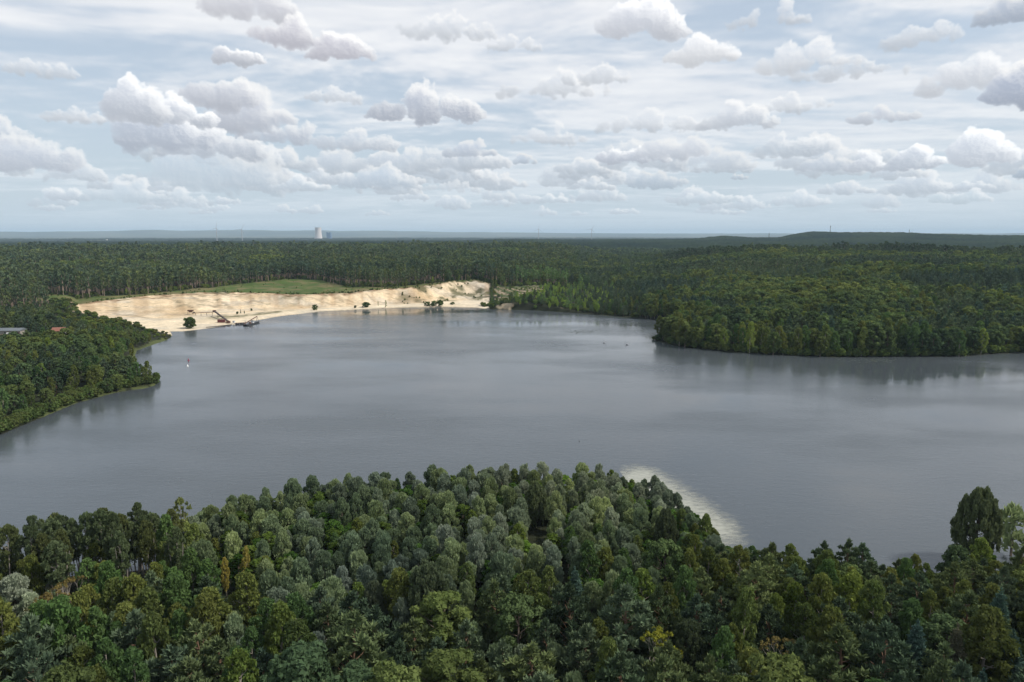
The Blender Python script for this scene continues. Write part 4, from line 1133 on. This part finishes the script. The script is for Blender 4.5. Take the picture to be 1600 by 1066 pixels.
# masses: the trees past the first 300 of a kind, and the woods far off
def scatter_group(form, L_, src, nm):
    keys = sorted(src); objs = [src[k] for k in keys]
    P = np.array([(t['x'], t['y'], t['z']) for t in L_], np.float32)
    idx = rsp.randint(0, len(objs), len(L_))
    Hs = np.array([o[1] for o in objs])[idx]; Ws = np.array([o[2] for o in objs])[idx]
    s = np.array([t['s'] for t in L_]) * SIZE[form][0] / Hs; sx = np.array([t['s'] * t['sx'] for t in L_]) * SIZE[form][1] / Ws
    me = bpy.data.meshes.new(nm); me.vertices.add(len(P)); me.vertices.foreach_set('co', P.ravel())
    a = me.attributes.new('pick', 'INT', 'POINT'); a.data.foreach_set('value', idx.astype(np.int32))
    a = me.attributes.new('turn', 'FLOAT_VECTOR', 'POINT'); a.data.foreach_set('vector', np.stack([np.zeros(len(P)), np.zeros(len(P)), rsp.uniform(0, 6.28, len(P))], -1).astype(np.float32).ravel())
    a = me.attributes.new('size', 'FLOAT_VECTOR', 'POINT'); a.data.foreach_set('vector', np.stack([sx, sx, s], -1).astype(np.float32).ravel())
    me.update()
    ng = bpy.data.node_groups.new(nm, 'GeometryNodeTree')
    ng.interface.new_socket('Geometry', in_out='INPUT', socket_type='NodeSocketGeometry'); ng.interface.new_socket('Geometry', in_out='OUTPUT', socket_type='NodeSocketGeometry')
    N = ng.nodes.new; L = ng.links.new
    gi = N('NodeGroupInput'); go = N('NodeGroupOutput'); iop = N('GeometryNodeInstanceOnPoints'); g2i = N('GeometryNodeGeometryToInstance')
    for o, _, _ in objs[::-1]:
        oi = N('GeometryNodeObjectInfo'); oi.inputs['Object'].default_value = o; oi.transform_space = 'ORIGINAL'; L(oi.outputs['Geometry'], g2i.inputs[0])
    L(gi.outputs[0], iop.inputs['Points']); L(g2i.outputs[0], iop.inputs['Instance']); iop.inputs['Pick Instance'].default_value = True
    def na(name, typ):
        n = N('GeometryNodeInputNamedAttribute'); n.data_type = typ; n.inputs[0].default_value = name; return n.outputs[0]
    L(na('pick', 'INT'), iop.inputs['Instance Index']); L(na('turn', 'FLOAT_VECTOR'), iop.inputs['Rotation']); L(na('size', 'FLOAT_VECTOR'), iop.inputs['Scale'])
    L(iop.outputs[0], go.inputs[0])
    o = add(nm, me); md = o.modifiers.new('scatter', 'NODES'); md.node_group = ng
    o['kind'] = 'stuff'
    return o
NAMES = {'tallpine': 'pine_forest', 'pine': 'pine_woodland', 'oak': 'oak_woodland', 'birch': 'birch_woodland', 'bush': 'shrubbery', 'willow': 'willow_woodland', 'alder': 'alder_thicket',
         'spruce': 'spruce_woodland', 'aspen': 'aspen_woodland', 'poplar': 'poplar_woodland', 'bare': 'bare_woodland'}
byf = {}
for L_ in REST.values():
    for t in L_: byf.setdefault((t['kind'], t['d'] < 750, t['tone']), []).append(t)
for (form, near_, tone), L_ in byf.items():
    src = FARSRC.get(form + '_mid') if near_ else None
    src = src or FARSRC.get(form) or FARSRC.get(form + '_mid')
    if not src:
        raise RuntimeError('no source for ' + form)
    o = scatter_group(form, L_, src, 'young_growth' if tone[0] == 'light green' and form != 'bush' else NAMES[form]); o.color = (*tone[1], 1)
print('tris', sum(len(q.polygons) for k_ in PROTO.values() for q in k_[:2] if q)); print('solo', len(SOLO), {k: sum(1 for t in SOLO if t['name'] == k) for k in by})

# ---------------------------------------------------------------- the woods from 2.4 km out: one canopy mass
def far_canopy():
    aa = np.radians(np.arange(-41, 41, .055)); rr = np.concatenate([np.geomspace(2350, 6500, 120), np.geomspace(6700, 12000, 26)])
    A, R_ = np.meshgrid(aa, rr); X = np.sin(A) * R_; Y = np.cos(A) * R_
    px = CX + F_PX * np.tan(A) * 1.0
    base = ground(X, Y, False)
    ridge_y = np.interp(px, [-300, 730, 745, 830, 900, 1000, 1080, 1130, 1170, 1210, 1240, 1265, 1300, 1400, 1450, 1500, 1600, 1800], [384, 382, 375, 374, 375, 374, 373, 368.5, 371, 371, 365.5, 362.5, 363.5, 364, 365.5, 367, 368, 370])
    rz = CAM_H + (366 - ridge_y) / F_PX * 4400 * 1.0
    can = base + 17
    k = np.exp(-((R_ - 4400) / 900) ** 2) * sstep(700, 760, px)
    can = can * (1 - k) + np.maximum(rz, can * .4) * k
    cell = np.maximum(9, R_ / 420)
    n = fbm(X / 11, Y / 11, 401, 2) * (R_ < 4000) + fbm(X / 26, Y / 26, 411, 3) + .8 * fbm(X / 130, Y / 130, 421, 3)
    Z = can + n * np.interp(R_, [2350, 4400, 12000], [3.2, 4.2, 7])
    V = np.stack([X, Y, Z], -1).reshape(-1, 3); nr, na = X.shape
    i = np.arange(nr - 1)[:, None] * na + np.arange(na - 1)[None, :]; F = np.stack([i, i + na, i + na + 1, i + 1], -1).reshape(-1, 4)
    # clearings and farmland open up beyond the second belt
    open_ = (fbm(X / 500, Y / 260, 431, 4) > .20) & (R_ > 5200)
    keep = ~open_.reshape(-1)[F].all(1)
    F = F[keep]
    m, nt, N_, L = new_mat('far_canopy')
    d = N_('ShaderNodeBsdfDiffuse'); geo = N_('ShaderNodeNewGeometry')
    n1 = N_('ShaderNodeTexNoise'); n1.inputs['Scale'].default_value = .0035; n1.inputs['Detail'].default_value = 6; L(geo.outputs['Position'], n1.inputs[0])
    mp = N_('ShaderNodeMapRange'); mp.inputs[1].default_value = .38; mp.inputs[2].default_value = .62; L(n1.outputs[0], mp.inputs[0])
    mx = N_('ShaderNodeMix'); mx.data_type = 'RGBA'; mx.inputs[6].default_value = (.010, .020, .018, 1); mx.inputs[7].default_value = (.026, .040, .020, 1); L(mp.outputs[0], mx.inputs[0])
    n2 = N_('ShaderNodeTexNoise'); n2.inputs['Scale'].default_value = .07; n2.inputs['Detail'].default_value = 4; L(geo.outputs['Position'], n2.inputs[0])
    m2 = N_('ShaderNodeMapRange'); m2.inputs[1].default_value = .3; m2.inputs[2].default_value = .7; m2.inputs[3].default_value = .55; m2.inputs[4].default_value = 1.35; L(n2.outputs[0], m2.inputs[0])
    sc = N_('ShaderNodeVectorMath'); sc.operation = 'SCALE'; L(mx.outputs[2], sc.inputs[0]); L(m2.outputs[0], sc.inputs['Scale']); L(sc.outputs[0], d.inputs[0])
    o = N_('ShaderNodeOutputMaterial'); L(d.outputs[0], o.inputs[0])
    return add('far_forest', mesh_from('far_forest', V, F, [m], smooth=False))
tag(far_canopy(), kind='stuff')

# ---------------------------------------------------------------- built things
class MB:
    def __init__(s): s.p = []
    def box(s, c, d, rz=0, ry=0):
        x, y, z = [q / 2 for q in d]
        V = np.array([(-x, -y, -z), (x, -y, -z), (x, y, -z), (-x, y, -z), (-x, -y, z), (x, -y, z), (x, y, z), (-x, y, z)], float)
        a, b = math.cos(ry), math.sin(ry); V = V @ np.array([[a, 0, -b], [0, 1, 0], [b, 0, a]])
        a, b = math.cos(rz), math.sin(rz); V = V @ np.array([[a, b, 0], [-b, a, 0], [0, 0, 1]])
        F = [(0, 2, 1), (0, 3, 2), (4, 5, 6), (4, 6, 7), (0, 1, 5), (0, 5, 4), (1, 2, 6), (1, 6, 5), (2, 3, 7), (2, 7, 6), (3, 0, 4), (3, 4, 7)]
        s.p.append((V + np.array(c, float), np.array(F))); return s
    def bar(s, a, b, r, k=6, r1=None): s.p.append(tube([a, b], [r, r if r1 is None else r1], k)); return s
    def beam(s, a, b, w, h):
        a = np.array(a, float); b = np.array(b, float); d = b - a; u = d / np.linalg.norm(d); side = np.cross(u, (0, 0, 1)); side /= np.linalg.norm(side); up = np.cross(side, u)
        V = [p + side * i * w / 2 + up * j * h / 2 for p in (a, b) for i, j in ((-1, -1), (1, -1), (1, 1), (-1, 1))]
        F = [(0, 1, 2), (0, 2, 3), (4, 6, 5), (4, 7, 6), (0, 4, 5), (0, 5, 1), (1, 5, 6), (1, 6, 2), (2, 6, 7), (2, 7, 3), (3, 7, 4), (3, 4, 0)]
        s.p.append((np.array(V), np.array(F))); return s
    def lathe(s, prof, k=32, c=(0, 0, 0), cap=True):
        V = []; F = []
        for r, z in prof:
            for j in range(k): t = 2 * math.pi * j / k; V.append((c[0] + r * math.cos(t), c[1] + r * math.sin(t), c[2] + z))
        n = len(prof)
        for i in range(n - 1):
            for j in range(k):
                q = i * k + j; w = i * k + (j + 1) % k; F += [(q, w, w + k), (q, w + k, q + k)]
        if cap:
            V.append((c[0], c[1], c[2] + prof[-1][1])); F += [((n - 1) * k + j, (n - 1) * k + (j + 1) % k, n * k) for j in range(k)]
        s.p.append((np.array(V, float), np.array(F))); return s
    def build(s, name, mat, parent=None, smooth=False, loc=(0, 0, 0), rz=0):
        V, F = join(s.p); return add(name, mesh_from(name, V, F, [mat], smooth=smooth), parent, loc, rz)
def thing(name, label, cat, loc, rz=0, group=None):
    o = add(name, None, loc=loc, rz=rz); o.empty_display_size = 1; return tag(o, label, cat, group)
def gz(x, y): return float(ground(np.array([x]), np.array([y]))[0])
M_RUST = simple('rusty_steel', (.13, .065, .045), .7); M_DARK = simple('dark_steel', (.03, .03, .033), .6); M_RED = simple('red_container_paint', (.13, .03, .028), .6)
M_WHITE = simple('white_paint', (.75, .75, .73), .5, noise=.03); M_CONC = simple('pale_concrete', (.62, .57, .55), .9, noise=.04, scale=.02); M_BLUE = simple('blue_grey_cladding', (.12, .20, .32), .6, noise=.03)
M_GREY = simple('grey_steel', (.30, .31, .33), .5, noise=.03); M_TILE = simple('orange_roof_tile', (.22, .09, .06), .8); M_ROOF = simple('grey_roof', (.13, .145, .16), .8); M_WALL = simple('rendered_wall', (.32, .29, .25), .9)
M_GLASS = simple('dark_window_glass', (.03, .035, .04), .15); M_RUBBER = simple('conveyor_belt', (.05, .035, .03), .8)

# conveyor from the hopper across the beach, then down to the landing stage
def conveyor():
    a = unp(300, 489.5, 3.5); b = unp(335, 487, 5.5); c = unp(357, 504, 1.2)
    mid = (a + b) / 2
    P = lambda q, z: (q[0] - mid[0], q[1] - mid[1], z)
    t = thing('belt_conveyor', 'dark rusty belt conveyor bending down across the sand to the barge', 'conveyor', (mid[0], mid[1], 0))
    zg = lambda q: gz(q[0], q[1])
    MB().beam(P(a, zg(a) + 2.6), P(b, zg(b) + 4.2), 1.0, .5).build('level_belt', M_RUST, t)
    MB().beam(P(b, zg(b) + 5.0), P(c, zg(c) + 1.6), 1.3, 1.0).build('sloping_belt', M_RUBBER, t)
    MB().box(P(b, zg(b) + 5.0), (2.6, 2.2, 2.0)).build('transfer_head', M_RUST, t)
    MB().box(P(c, zg(c) + 1.2), (3.0, 2.2, 1.8)).build('foot_housing', M_RUST, t)
    for f in (.15, .4, .65, .9):
        q = a * (1 - f) + b * f; z = zg(q); top = zg(a) + 2.6 + f * (zg(b) + 4.2 - zg(a) - 2.6)
        MB().bar(P(q + (-.5, 0), z - .2), P(q, top), .1).bar(P(q + (.5, 0), z - .2), P(q, top), .1).build('trestle', M_DARK, t)
    for f in (.25, .55, .8):
        q = b * (1 - f) + c * f; z = zg(q); top = zg(b) + 5.0 + f * (zg(c) + 1.6 - zg(b) - 5.0)
        MB().bar(P(q + (-.5, 0), z - .2), P(q, top), .1).bar(P(q + (.5, 0), z - .2), P(q, top), .1).build('trestle', M_DARK, t)
conveyor()
def hopper():
    w = unp(298, 490, 2.0); z = gz(*w)
    t = thing('sand_hopper', 'rusty sand hopper at the inland end of the conveyor', 'hopper', (w[0], w[1], z))
    V = np.array([(-2.8, -1.7, 4.2), (2.8, -1.7, 4.2), (2.8, 1.7, 4.2), (-2.8, 1.7, 4.2), (-1, -.7, 1.9), (1, -.7, 1.9), (1, .7, 1.9), (-1, .7, 1.9)])
    F = np.array([(0, 1, 5, 4), (1, 2, 6, 5), (2, 3, 7, 6), (3, 0, 4, 7), (4, 5, 6, 7)])
    add('bin', mesh_from('bin', V, F, [M_RUST]), t)
    for x in (-2.4, 2.4):
        for y in (-1.4, 1.4): MB().bar((x, y, -.3), (x, y, 4.0), .14).build('leg', M_DARK, t)
    MB().box((3.4, 0, 1.5), (1.6, 1.6, 1.3)).build('motor_housing', M_DARK, t)
hopper()
def container():
    w = unp(346, 504, 0.9); z = gz(*w)
    t = thing('shipping_container', 'dark red steel container on the beach beside the sloping conveyor', 'container', (w[0], w[1], z), .12)
    MB().box((0, 0, 1.45), (6.1, 2.4, 2.5)).build('body', M_RED, t)
    rb = MB()
    for i in range(14): rb.box((-2.8 + i * .43, -1.22, 1.45), (.14, .06, 2.3))
    tag(rb.build('corrugation', M_RED, t), kind='stuff')
    for x in (-3.0, 3.0): MB().box((x, -1.23, 1.45), (.16, .16, 2.62)).build('corner_post', M_RED, t)
    MB().box((0, 0, 2.75), (6.2, 2.5, .1)).build('roof', M_RED, t); MB().box((3.08, -.6, 1.4), (.06, 1.1, 2.2)).build('door', M_RED, t)
container()
def hut():
    w = unp(365.5, 504.5, .8); z = gz(*w)
    t = thing('site_cabin', 'small white cabin at the conveyor foot by the water', 'cabin', (w[0], w[1], z))
    wl = MB().box((0, 0, 1.1), (1.9, 1.7, 2.1)).build('wall', M_WHITE, t); MB().box((0, 0, 2.22), (2.2, 2.0, .14)).build('roof', M_GREY, t); MB().box((0, -.87, 1.3), (.8, .05, .6)).build('window', M_GLASS, wl)
hut()
def barge():
    a = unp(383, 508.5, .6); b = unp(402.5, 503.5, .6); m = (a + b) / 2; L_ = float(np.linalg.norm(b - a)); rz = math.atan2(b[1] - a[1], b[0] - a[0])
    t = thing('suction_dredger', 'dark floating dredger with a raised ladder moored off the beach', 'dredger', (m[0], m[1], 0), rz)
    V = np.array([(-L_ / 2, -2.1, 1.0), (L_ / 2 + .9, -1.7, 1.15), (L_ / 2 + .9, 1.7, 1.15), (-L_ / 2, 2.1, 1.0), (-L_ / 2 + .8, -1.9, -.5), (L_ / 2 - .4, -1.4, -.5), (L_ / 2 - .4, 1.4, -.5), (-L_ / 2 + .8, 1.9, -.5)])
    F = np.array([(0, 1, 2, 3), (0, 4, 5, 1), (1, 5, 6, 2), (2, 6, 7, 3), (3, 7, 4, 0), (4, 7, 6, 5)])
    add('hull', mesh_from('hull', V, F, [M_DARK]), t)
    wh = MB().box((2.0, 0, 2.2), (2.2, 2.0, 2.1)).build('wheelhouse', M_WHITE, t); MB().box((2.0, -1.03, 2.5), (1.6, .06, .7)).build('window', M_GLASS, wh); MB().box((2.0, 0, 3.32), (2.5, 2.3, .14)).build('roof', M_DARK, wh)
    MB().beam((-L_ / 2 - 1.5, 0, 2.0), (L_ / 2 - .5, 0, 6.0), .8, .5).build('ladder', M_RUST, t)
    MB().bar((L_ / 2 - .2, -1.2, 1), (L_ / 2 - .5, 0, 6.3), .13).bar((L_ / 2 - .2, 1.2, 1), (L_ / 2 - .5, 0, 6.3), .13).build('gantry', M_DARK, t)
    MB().box((-2.4, 0, 1.7), (2.0, 1.7, 1.3)).build('engine_housing', M_RUST, t); MB().bar((-L_ / 2 + .6, 0, -1), (-L_ / 2 + .6, 0, 4.6), .16).build('spud', M_DARK, t)
    rl = MB()
    for y in (-1.9, 1.9):
        rl.beam((-L_ / 2 + .3, y, 2.0), (L_ / 2, y, 2.1), .06, .06)
        for q in range(7): x = -L_ / 2 + .4 + q * (L_ - .8) / 6; rl.bar((x, y, 1), (x, y, 2.05), .035, 4)
    rl.build('railing', M_GREY, t)
barge()
def pontoon(px, py, ln, lab, rz=.15):
    w = unp(px, py, .4); t = thing('pontoon', lab, 'pontoon', (w[0], w[1], 0), rz, 'pontoons carrying the dredge pipe')
    MB().box((0, 0, .35), (ln, 1.9, .9)).build('float', M_DARK, t); MB().bar((-ln / 2 - 1, 0, 1.15), (ln / 2 + 1, 0, 1.25), .28, 8).build('pipe', M_RUST, t); MB().box((0, 0, .9), (.5, 1.2, .5)).build('cradle', M_GREY, t)
pontoon(379, 506, 4.2, 'dark pontoon carrying the pipe, beside the dredger stern')
pontoon(371, 506.3, 3.4, 'smaller pontoon carrying the pipe near the white cabin')
def pipeline():
    P = [unp(x, y, .8) for x, y in ((322, 511.2), (335, 510), (350, 508), (362, 506.4))]
    t = [(p[0], p[1], max(gz(*p), 0) + .35) for p in P]; V, F = tube(t, [.3] * 4, 8)
    tag(add('dredge_pipe', mesh_from('dredge_pipe', V, F, [M_DARK], smooth=True)), 'dark pipe lying along the edge of the beach', 'pipe')
pipeline()

# buoys, birds, weed
def buoy(px, py, h, mat, lab):
    w = unp(px, py); t = thing('buoy', lab, 'buoy', (w[0], w[1], 0), 0, 'buoys off the wooded bank'); t.scale = (.7, .7, .8)
    MB().lathe([(.25, -.6), (.85, -.3), (.95, .15), (.6, .5), (.35, .9)], 16).build('float', mat, t, True)
    MB().lathe([(.30, .9), (.34, h * .6), (.50, h * .62), (.42, h - .2), (.05, h)], 12).build('topmark', mat, t, True)
buoy(294.5, 564, 2.0, simple('red_buoy_paint', (.22, .02, .05), .5), 'tall dark red buoy off the wooded bank')
buoy(293, 572.5, 1.3, M_WHITE, 'low white buoy just this side of the red one')
def swan(px, py, rz, lab, mat, sc_=1.4):
    w = unp(px, py)
    V1 = MB().lathe([(.05, -.6), (.30, -.4), (.40, 0), (.32, .4), (.06, .78)], 12).p[0]
    Vb = V1[0][:, [2, 0, 1]] * np.array([1.15, 1, .75]) + np.array([0, 0, .22])
    Vn, Fn = tube([(.50, 0, .3), (.72, 0, .62), (.66, 0, .95), (.82, 0, 1.02), (1.02, 0, .94)], [.14, .08, .07, .10, .02], 8)
    V, F = join([(Vb, V1[1]), (Vn, Fn)])
    tag(add('swan', mesh_from('swan', V, F, [mat], smooth=True), loc=(w[0], w[1], 0), rz=rz, scale=(sc_, sc_, sc_)), lab, 'bird', 'birds floating on the lake')
swan(943.5, 536, .2, 'water bird with raised neck off the wooded cape', M_GREY); swan(980, 539, 2.8, 'low-sitting water bird closest to the wooded cape', M_GREY)
swan(905, 690, 1.0, 'tiny dark bird alone in the middle of the open lake', M_DARK, .45)
def weed():
    rs = np.random.RandomState(2); parts = []
    for cx, cy, sx, sy, n in ((915, 518.5, 15, 1.6, 120), (985, 505.5, 16, 2.2, 90), (1000, 516, 14, 4, 60), (1370, 563, 22, 1.5, 60)):
        for _ in range(n):
            p = unp(cx + rs.normal() * sx, cy + rs.normal() * sy); r = rs.uniform(.25, .8); a = np.linspace(0, 2 * math.pi, 7)[:-1]
            rr = r * rs.uniform(.7, 1.2, 6); top = np.stack([p[0] + np.cos(a) * rr * 1.6, p[1] + np.sin(a) * rr, np.full(6, .02)], -1)
            V = np.concatenate([top, [(p[0], p[1], .12 * r + .05)]]); parts.append((V, np.array([(i, (i + 1) % 6, 6) for i in range(6)])))
    V, F = join(parts); tag(add('water_weeds', mesh_from('water_weeds', V, F, [simple('weed', (.035, .045, .03), .6)])), kind='stuff')
weed()

# holiday houses in the clearing on the left bank
def house(px, py, z, L_, D, Hh, roofmat, lab, rz=0, windows=3, rise=1.7):
    w = unp(px, py, z); g = gz(*w); t = thing('bungalow', lab, 'house', (w[0], w[1], g), rz)
    wl = MB().box((0, 0, Hh / 2), (L_, D, Hh)).build('wall', M_WALL, t)
    V = np.array([(-L_ / 2 - .4, -D / 2 - .5, Hh + .02), (L_ / 2 + .4, -D / 2 - .5, Hh + .02), (L_ / 2 + .4, D / 2 + .5, Hh + .02), (-L_ / 2 - .4, D / 2 + .5, Hh + .02), (-L_ / 2 - .4, 0, Hh + rise), (L_ / 2 + .4, 0, Hh + rise)])
    add('roof', mesh_from('roof', V, np.array([(0, 1, 5), (0, 5, 4), (2, 3, 4), (2, 4, 5), (3, 0, 4), (1, 2, 5), (0, 3, 2), (0, 2, 1)]), [roofmat]), t)
    for i in range(windows):
        x = -L_ / 2 + (i + .5) * L_ / windows; MB().box((x, -D / 2 - .03, Hh * .55), (1.2, .06, 1.1)).build('window', M_GLASS, wl)
    MB().box((L_ / 2 - 1.0, -D / 2 - .03, 1.05), (.9, .08, 2.05)).build('door', M_RUST, wl)
    return t
house(14, 523, 5, 22, 8, 3.2, M_ROOF, 'long low house with a grey roof in the clearing of the wooded bank', .05, 5)
house(6, 532, 4, 12, 5, 2.3, M_TILE, 'low shed with an orange roof in front of the grey-roofed house', .1, 2, 1.2)
house(93, 520, 8, 8, 7, 5.6, M_TILE, 'house whose orange roof shows between the trees of the bank', .2, 2, 2.4)
def van():
    w = unp(21, 527, 4); g = gz(*w); t = thing('camper_van', 'white camper van parked beside the grey-roofed house', 'van', (w[0], w[1] - 2, g), .2)
    V = np.array([(-2.9, -1.05, .5), (2.9, -1.05, .5), (2.9, 1.05, .5), (-2.9, 1.05, .5), (-2.9, -1.0, 2.7), (1.8, -1.0, 2.7), (1.8, 1.0, 2.7), (-2.9, 1.0, 2.7), (2.9, -1.05, 1.4), (2.9, 1.05, 1.4)])
    F = [(0, 1, 8), (0, 8, 5), (0, 5, 4), (2, 3, 7), (2, 7, 6), (2, 6, 9), (4, 5, 6), (4, 6, 7), (5, 8, 9), (5, 9, 6), (1, 2, 9), (1, 9, 8), (3, 0, 4), (3, 4, 7), (0, 3, 2), (0, 2, 1)]
    add('body', mesh_from('body', V, np.array(F), [M_WHITE]), t)
    for x in (-1.8, 1.9):
        for y in (-1.0, 1.0): MB().bar((x, y - .12, .38), (x, y + .12, .38), .38, 12).build('wheel', M_DARK, t)
    MB().box((-.6, -1.04, 1.9), (2.0, .06, .6)).build('window', M_GLASS, t)
van()

# ---------------------------------------------------------------- skyline: power plant, turbines, masts
def far_at(px, D): return np.array([(px - CX) / F_PX * D * math.cos(PITCH) * 1.012, D])
def zpix(py, D): return CAM_H + (366.0 - py) / F_PX * D
def power_plant():
    D = 9800; c = far_at(501, D); zb = zpix(379, D)
    t = thing('cooling_tower', 'pale waisted concrete cooling tower on the horizon', 'cooling tower', (c[0], c[1], zb))
    Hh = zpix(356, D) - zb
    prof = [(66, 0), (60, Hh * .15), (52, Hh * .38), (45, Hh * .62), (42.5, Hh * .78), (43, Hh * .92), (44.5, Hh)]
    MB().lathe(prof, 64, cap=False).lathe([(43.5, Hh), (41.5, Hh * .9), (41, Hh * .75)], 64, cap=False).build('shell', M_CONC, t, True)
    MB().lathe([(45.5, Hh - 3), (45.5, Hh + .5)], 64, cap=False).build('rim', M_CONC, t, True)
    c = far_at(517.5, D); t = thing('boiler_house', 'blue-grey box of a boiler house beside the cooling tower', 'power station', (c[0], c[1], zb)); Hb = zpix(364, D) - zb
    MB().box((0, 0, Hb / 2), (58, 60, Hb)).build('main_block', M_BLUE, t); MB().box((-21, -10, Hb + 4), (16, 30, 8)).build('roof_block', M_BLUE, t); MB().box((21, -10, Hb + 5), (14, 30, 10)).build('roof_block', M_BLUE, t)
    MB().box((41, -20, Hb * .22), (24, 50, Hb * .44)).build('annex', M_BLUE, t)
    c = far_at(544, D); t = thing('storage_dome', 'white dome east of the boiler house', 'dome', (c[0], c[1], zb))
    MB().lathe([(34, 0), (34, 12), (30, 24), (20, 33), (8, 38), (1, 39)], 32).build('shell', M_WHITE, t, True); MB().lathe([(35, 0), (35, 5)], 32).build('plinth', M_GREY, t)
    c = far_at(529, D); t = thing('coal_conveyor', 'sloping pale conveyor gallery between boiler house and dome', 'conveyor', (c[0], c[1], zb))
    MB().beam((-60, 0, 45), (55, 0, 12), 10, 9).build('gallery', M_WHITE, t); MB().box((58, 0, 14), (16, 16, 28)).build('transfer_tower', M_GREY, t)
    MB().box((0, 0, 12), (5, 5, 24)).build('pier', M_GREY, t)
    c = far_at(538, D); t = thing('slim_chimney', 'slim grey stack just before the white dome', 'chimney', (c[0], c[1], zb))
    MB().lathe([(4, 0), (3, 62)], 12).build('shaft', M_GREY, t); MB().lathe([(4.2, 56), (4.2, 60)], 12).build('collar', M_DARK, t)
    c = far_at(599, D); t = thing('silo_block', 'small grey block alone on the horizon east of the power station', 'silo', (c[0], c[1], zb))
    MB().box((0, 0, 25), (16, 16, 50)).build('tower', M_BLUE, t); MB().box((22, 0, 11), (34, 20, 22)).build('shed', M_GREY, t)
power_plant()
def turbine(px, yb, yh, lab, rot, blade_f=.62, hub=105.0, mat=None):
    D = hub * F_PX / (yb - yh); c = far_at(px, D); zh = zpix(yh, D); zb = min(zh - hub, gz(c[0], c[1]))
    t = thing('wind_turbine', lab, 'wind turbine', (c[0], c[1], zb), 0, 'wind turbines along the horizon'); h = zh - zb; m = mat or M_GREY
    MB().lathe([(3.6, 0), (2.2, h)], 12).build('tower', m, t, True); nc = MB().box((0, 0, h), (4.5, 11, 4.5)).build('nacelle', m, t)
    R = hub * blade_f
    hb = add('hub', mesh_from('hub', *MB().lathe([(2.3, 0), (2.0, 1.6), (.3, 3)], 12).p[0], [m]), nc, (0, -5.8, h)); hb.rotation_euler = (math.pi / 2, 0, 0)
    for k in range(3):
        a = rot + k * 2.0944; d = np.array([math.sin(a), 0, math.cos(a)]); s = np.array([math.cos(a), 0, -math.sin(a)]); o = np.array([0, -7, h])
        V = np.array([o + d * f * R + s * w * q + np.array([0, e, 0]) for f, w in ((.02, 1.3), (.2, 2.4), (.6, 1.5), (1, .4)) for q, e in ((-.35, 0), (0, .7), (.65, 0), (0, -.7))])
        F = [(i * 4 + j, i * 4 + (j + 1) % 4, i * 4 + 4 + (j + 1) % 4, i * 4 + 4 + j) for i in range(3) for j in range(4)]
        add('blade', mesh_from('blade', V, np.array(F), [m]), t)
for a in [(344, 375, 357, 'slender wind turbine farthest from the power station on its west side', .2), (383, 377, 359, 'wind turbine standing between the lone west one and the cooling tower', .5),
          (443, 377, 371.5, 'tiny wind turbine just west of the cooling tower', .9), (621, 374, 363, 'thin wind turbine east of the small grey block', .35), (841, 373, 358.5, 'clear wind turbine above the middle of the forest', .1),
          (898, 373, 365.5, 'small far wind turbine beside the large paired one', .7), (923, 374, 358.5, 'largest wind turbine on the skyline, wide blades', .45), (962, 373, 366, 'small far wind turbine just before the dark ridge', .0)]:
    turbine(*a)
def mast(px, yb, yt, lab):
    D = 4500; c = far_at(px, D); zt = zpix(yt, D); zb = zpix(yb, D) - 14
    t = thing('radio_mast', lab, 'mast', (c[0], c[1], zb), 0, 'masts on the dark ridge'); h = zt - zb
    for sx, sy in ((-1, -1), (1, -1), (1, 1), (-1, 1)): MB().bar((sx * 1.9, sy * 1.9, 0), (sx * .7, sy * .7, h), .35, 4).build('leg', M_DARK, t)
    b = MB()
    for i in range(9):
        f = i / 9; g = (i + 1) / 9; w0 = 1.9 - 1.2 * f; w1 = 1.9 - 1.2 * g
        for (ax, ay), (bx, by) in (((-1, -1), (1, -1)), ((1, -1), (1, 1)), ((1, 1), (-1, 1)), ((-1, 1), (-1, -1))): b.bar((ax * w0, ay * w0, f * h), (bx * w1, by * w1, g * h), .18, 4)
    b.build('bracing', M_DARK, t); MB().lathe([(2.4, h * .84), (2.4, h * .90)], 12).build('antenna_drum', M_DARK, t); MB().bar((0, 0, h), (0, 0, h + 6), .3, 4).build('aerial', M_DARK, t)
mast(1291, 364, 353, 'tallest lattice mast on the dark ridge'); mast(1413, 365, 359.5, 'short lattice mast farther along the falling ridge'); mast(1197, 371, 364.5, 'thin lattice mast in the dip before the ridge top')
def white_works(px, py, D, L_, Hh, lab):
    c = far_at(px, D); zb = zpix(py, D); t = thing('white_hall', lab, 'hall', (c[0], c[1], zb - 6)); MB().box((0, 0, (Hh + 6) / 2), (L_, 40, Hh + 6)).build('wall', M_WHITE, t); MB().box((0, 0, Hh + 7), (L_ + 2, 42, 2)).build('roof', M_GREY, t); MB().box((L_ * .4, 0, Hh + 12), (L_ * .2, 20, 9)).build('plant_room', M_WHITE, t)
white_works(171, 377.5, 8200, 46, 18, 'white hall alone in the forest far left of the power station'); white_works(262, 378, 8200, 90, 10, 'long low pale hall between the white hall and the first turbine')

# ---------------------------------------------------------------- haze
def haze():
    m, nt, N, L = new_mat('haze'); v = N('ShaderNodeVolumePrincipled'); v.inputs['Color'].default_value = (.64, .83, 1.0, 1); v.inputs['Density'].default_value = HAZE; v.inputs['Anisotropy'].default_value = .0
    o = N('ShaderNodeOutputMaterial'); L(v.outputs[0], o.inputs['Volume'])
    h = MB().box((0, 0, 40), (76000, 76000, 440)).build('haze', m); tag(h, kind='stuff'); h.display_type = 'WIRE'
HAZE = 4.2e-5
haze()
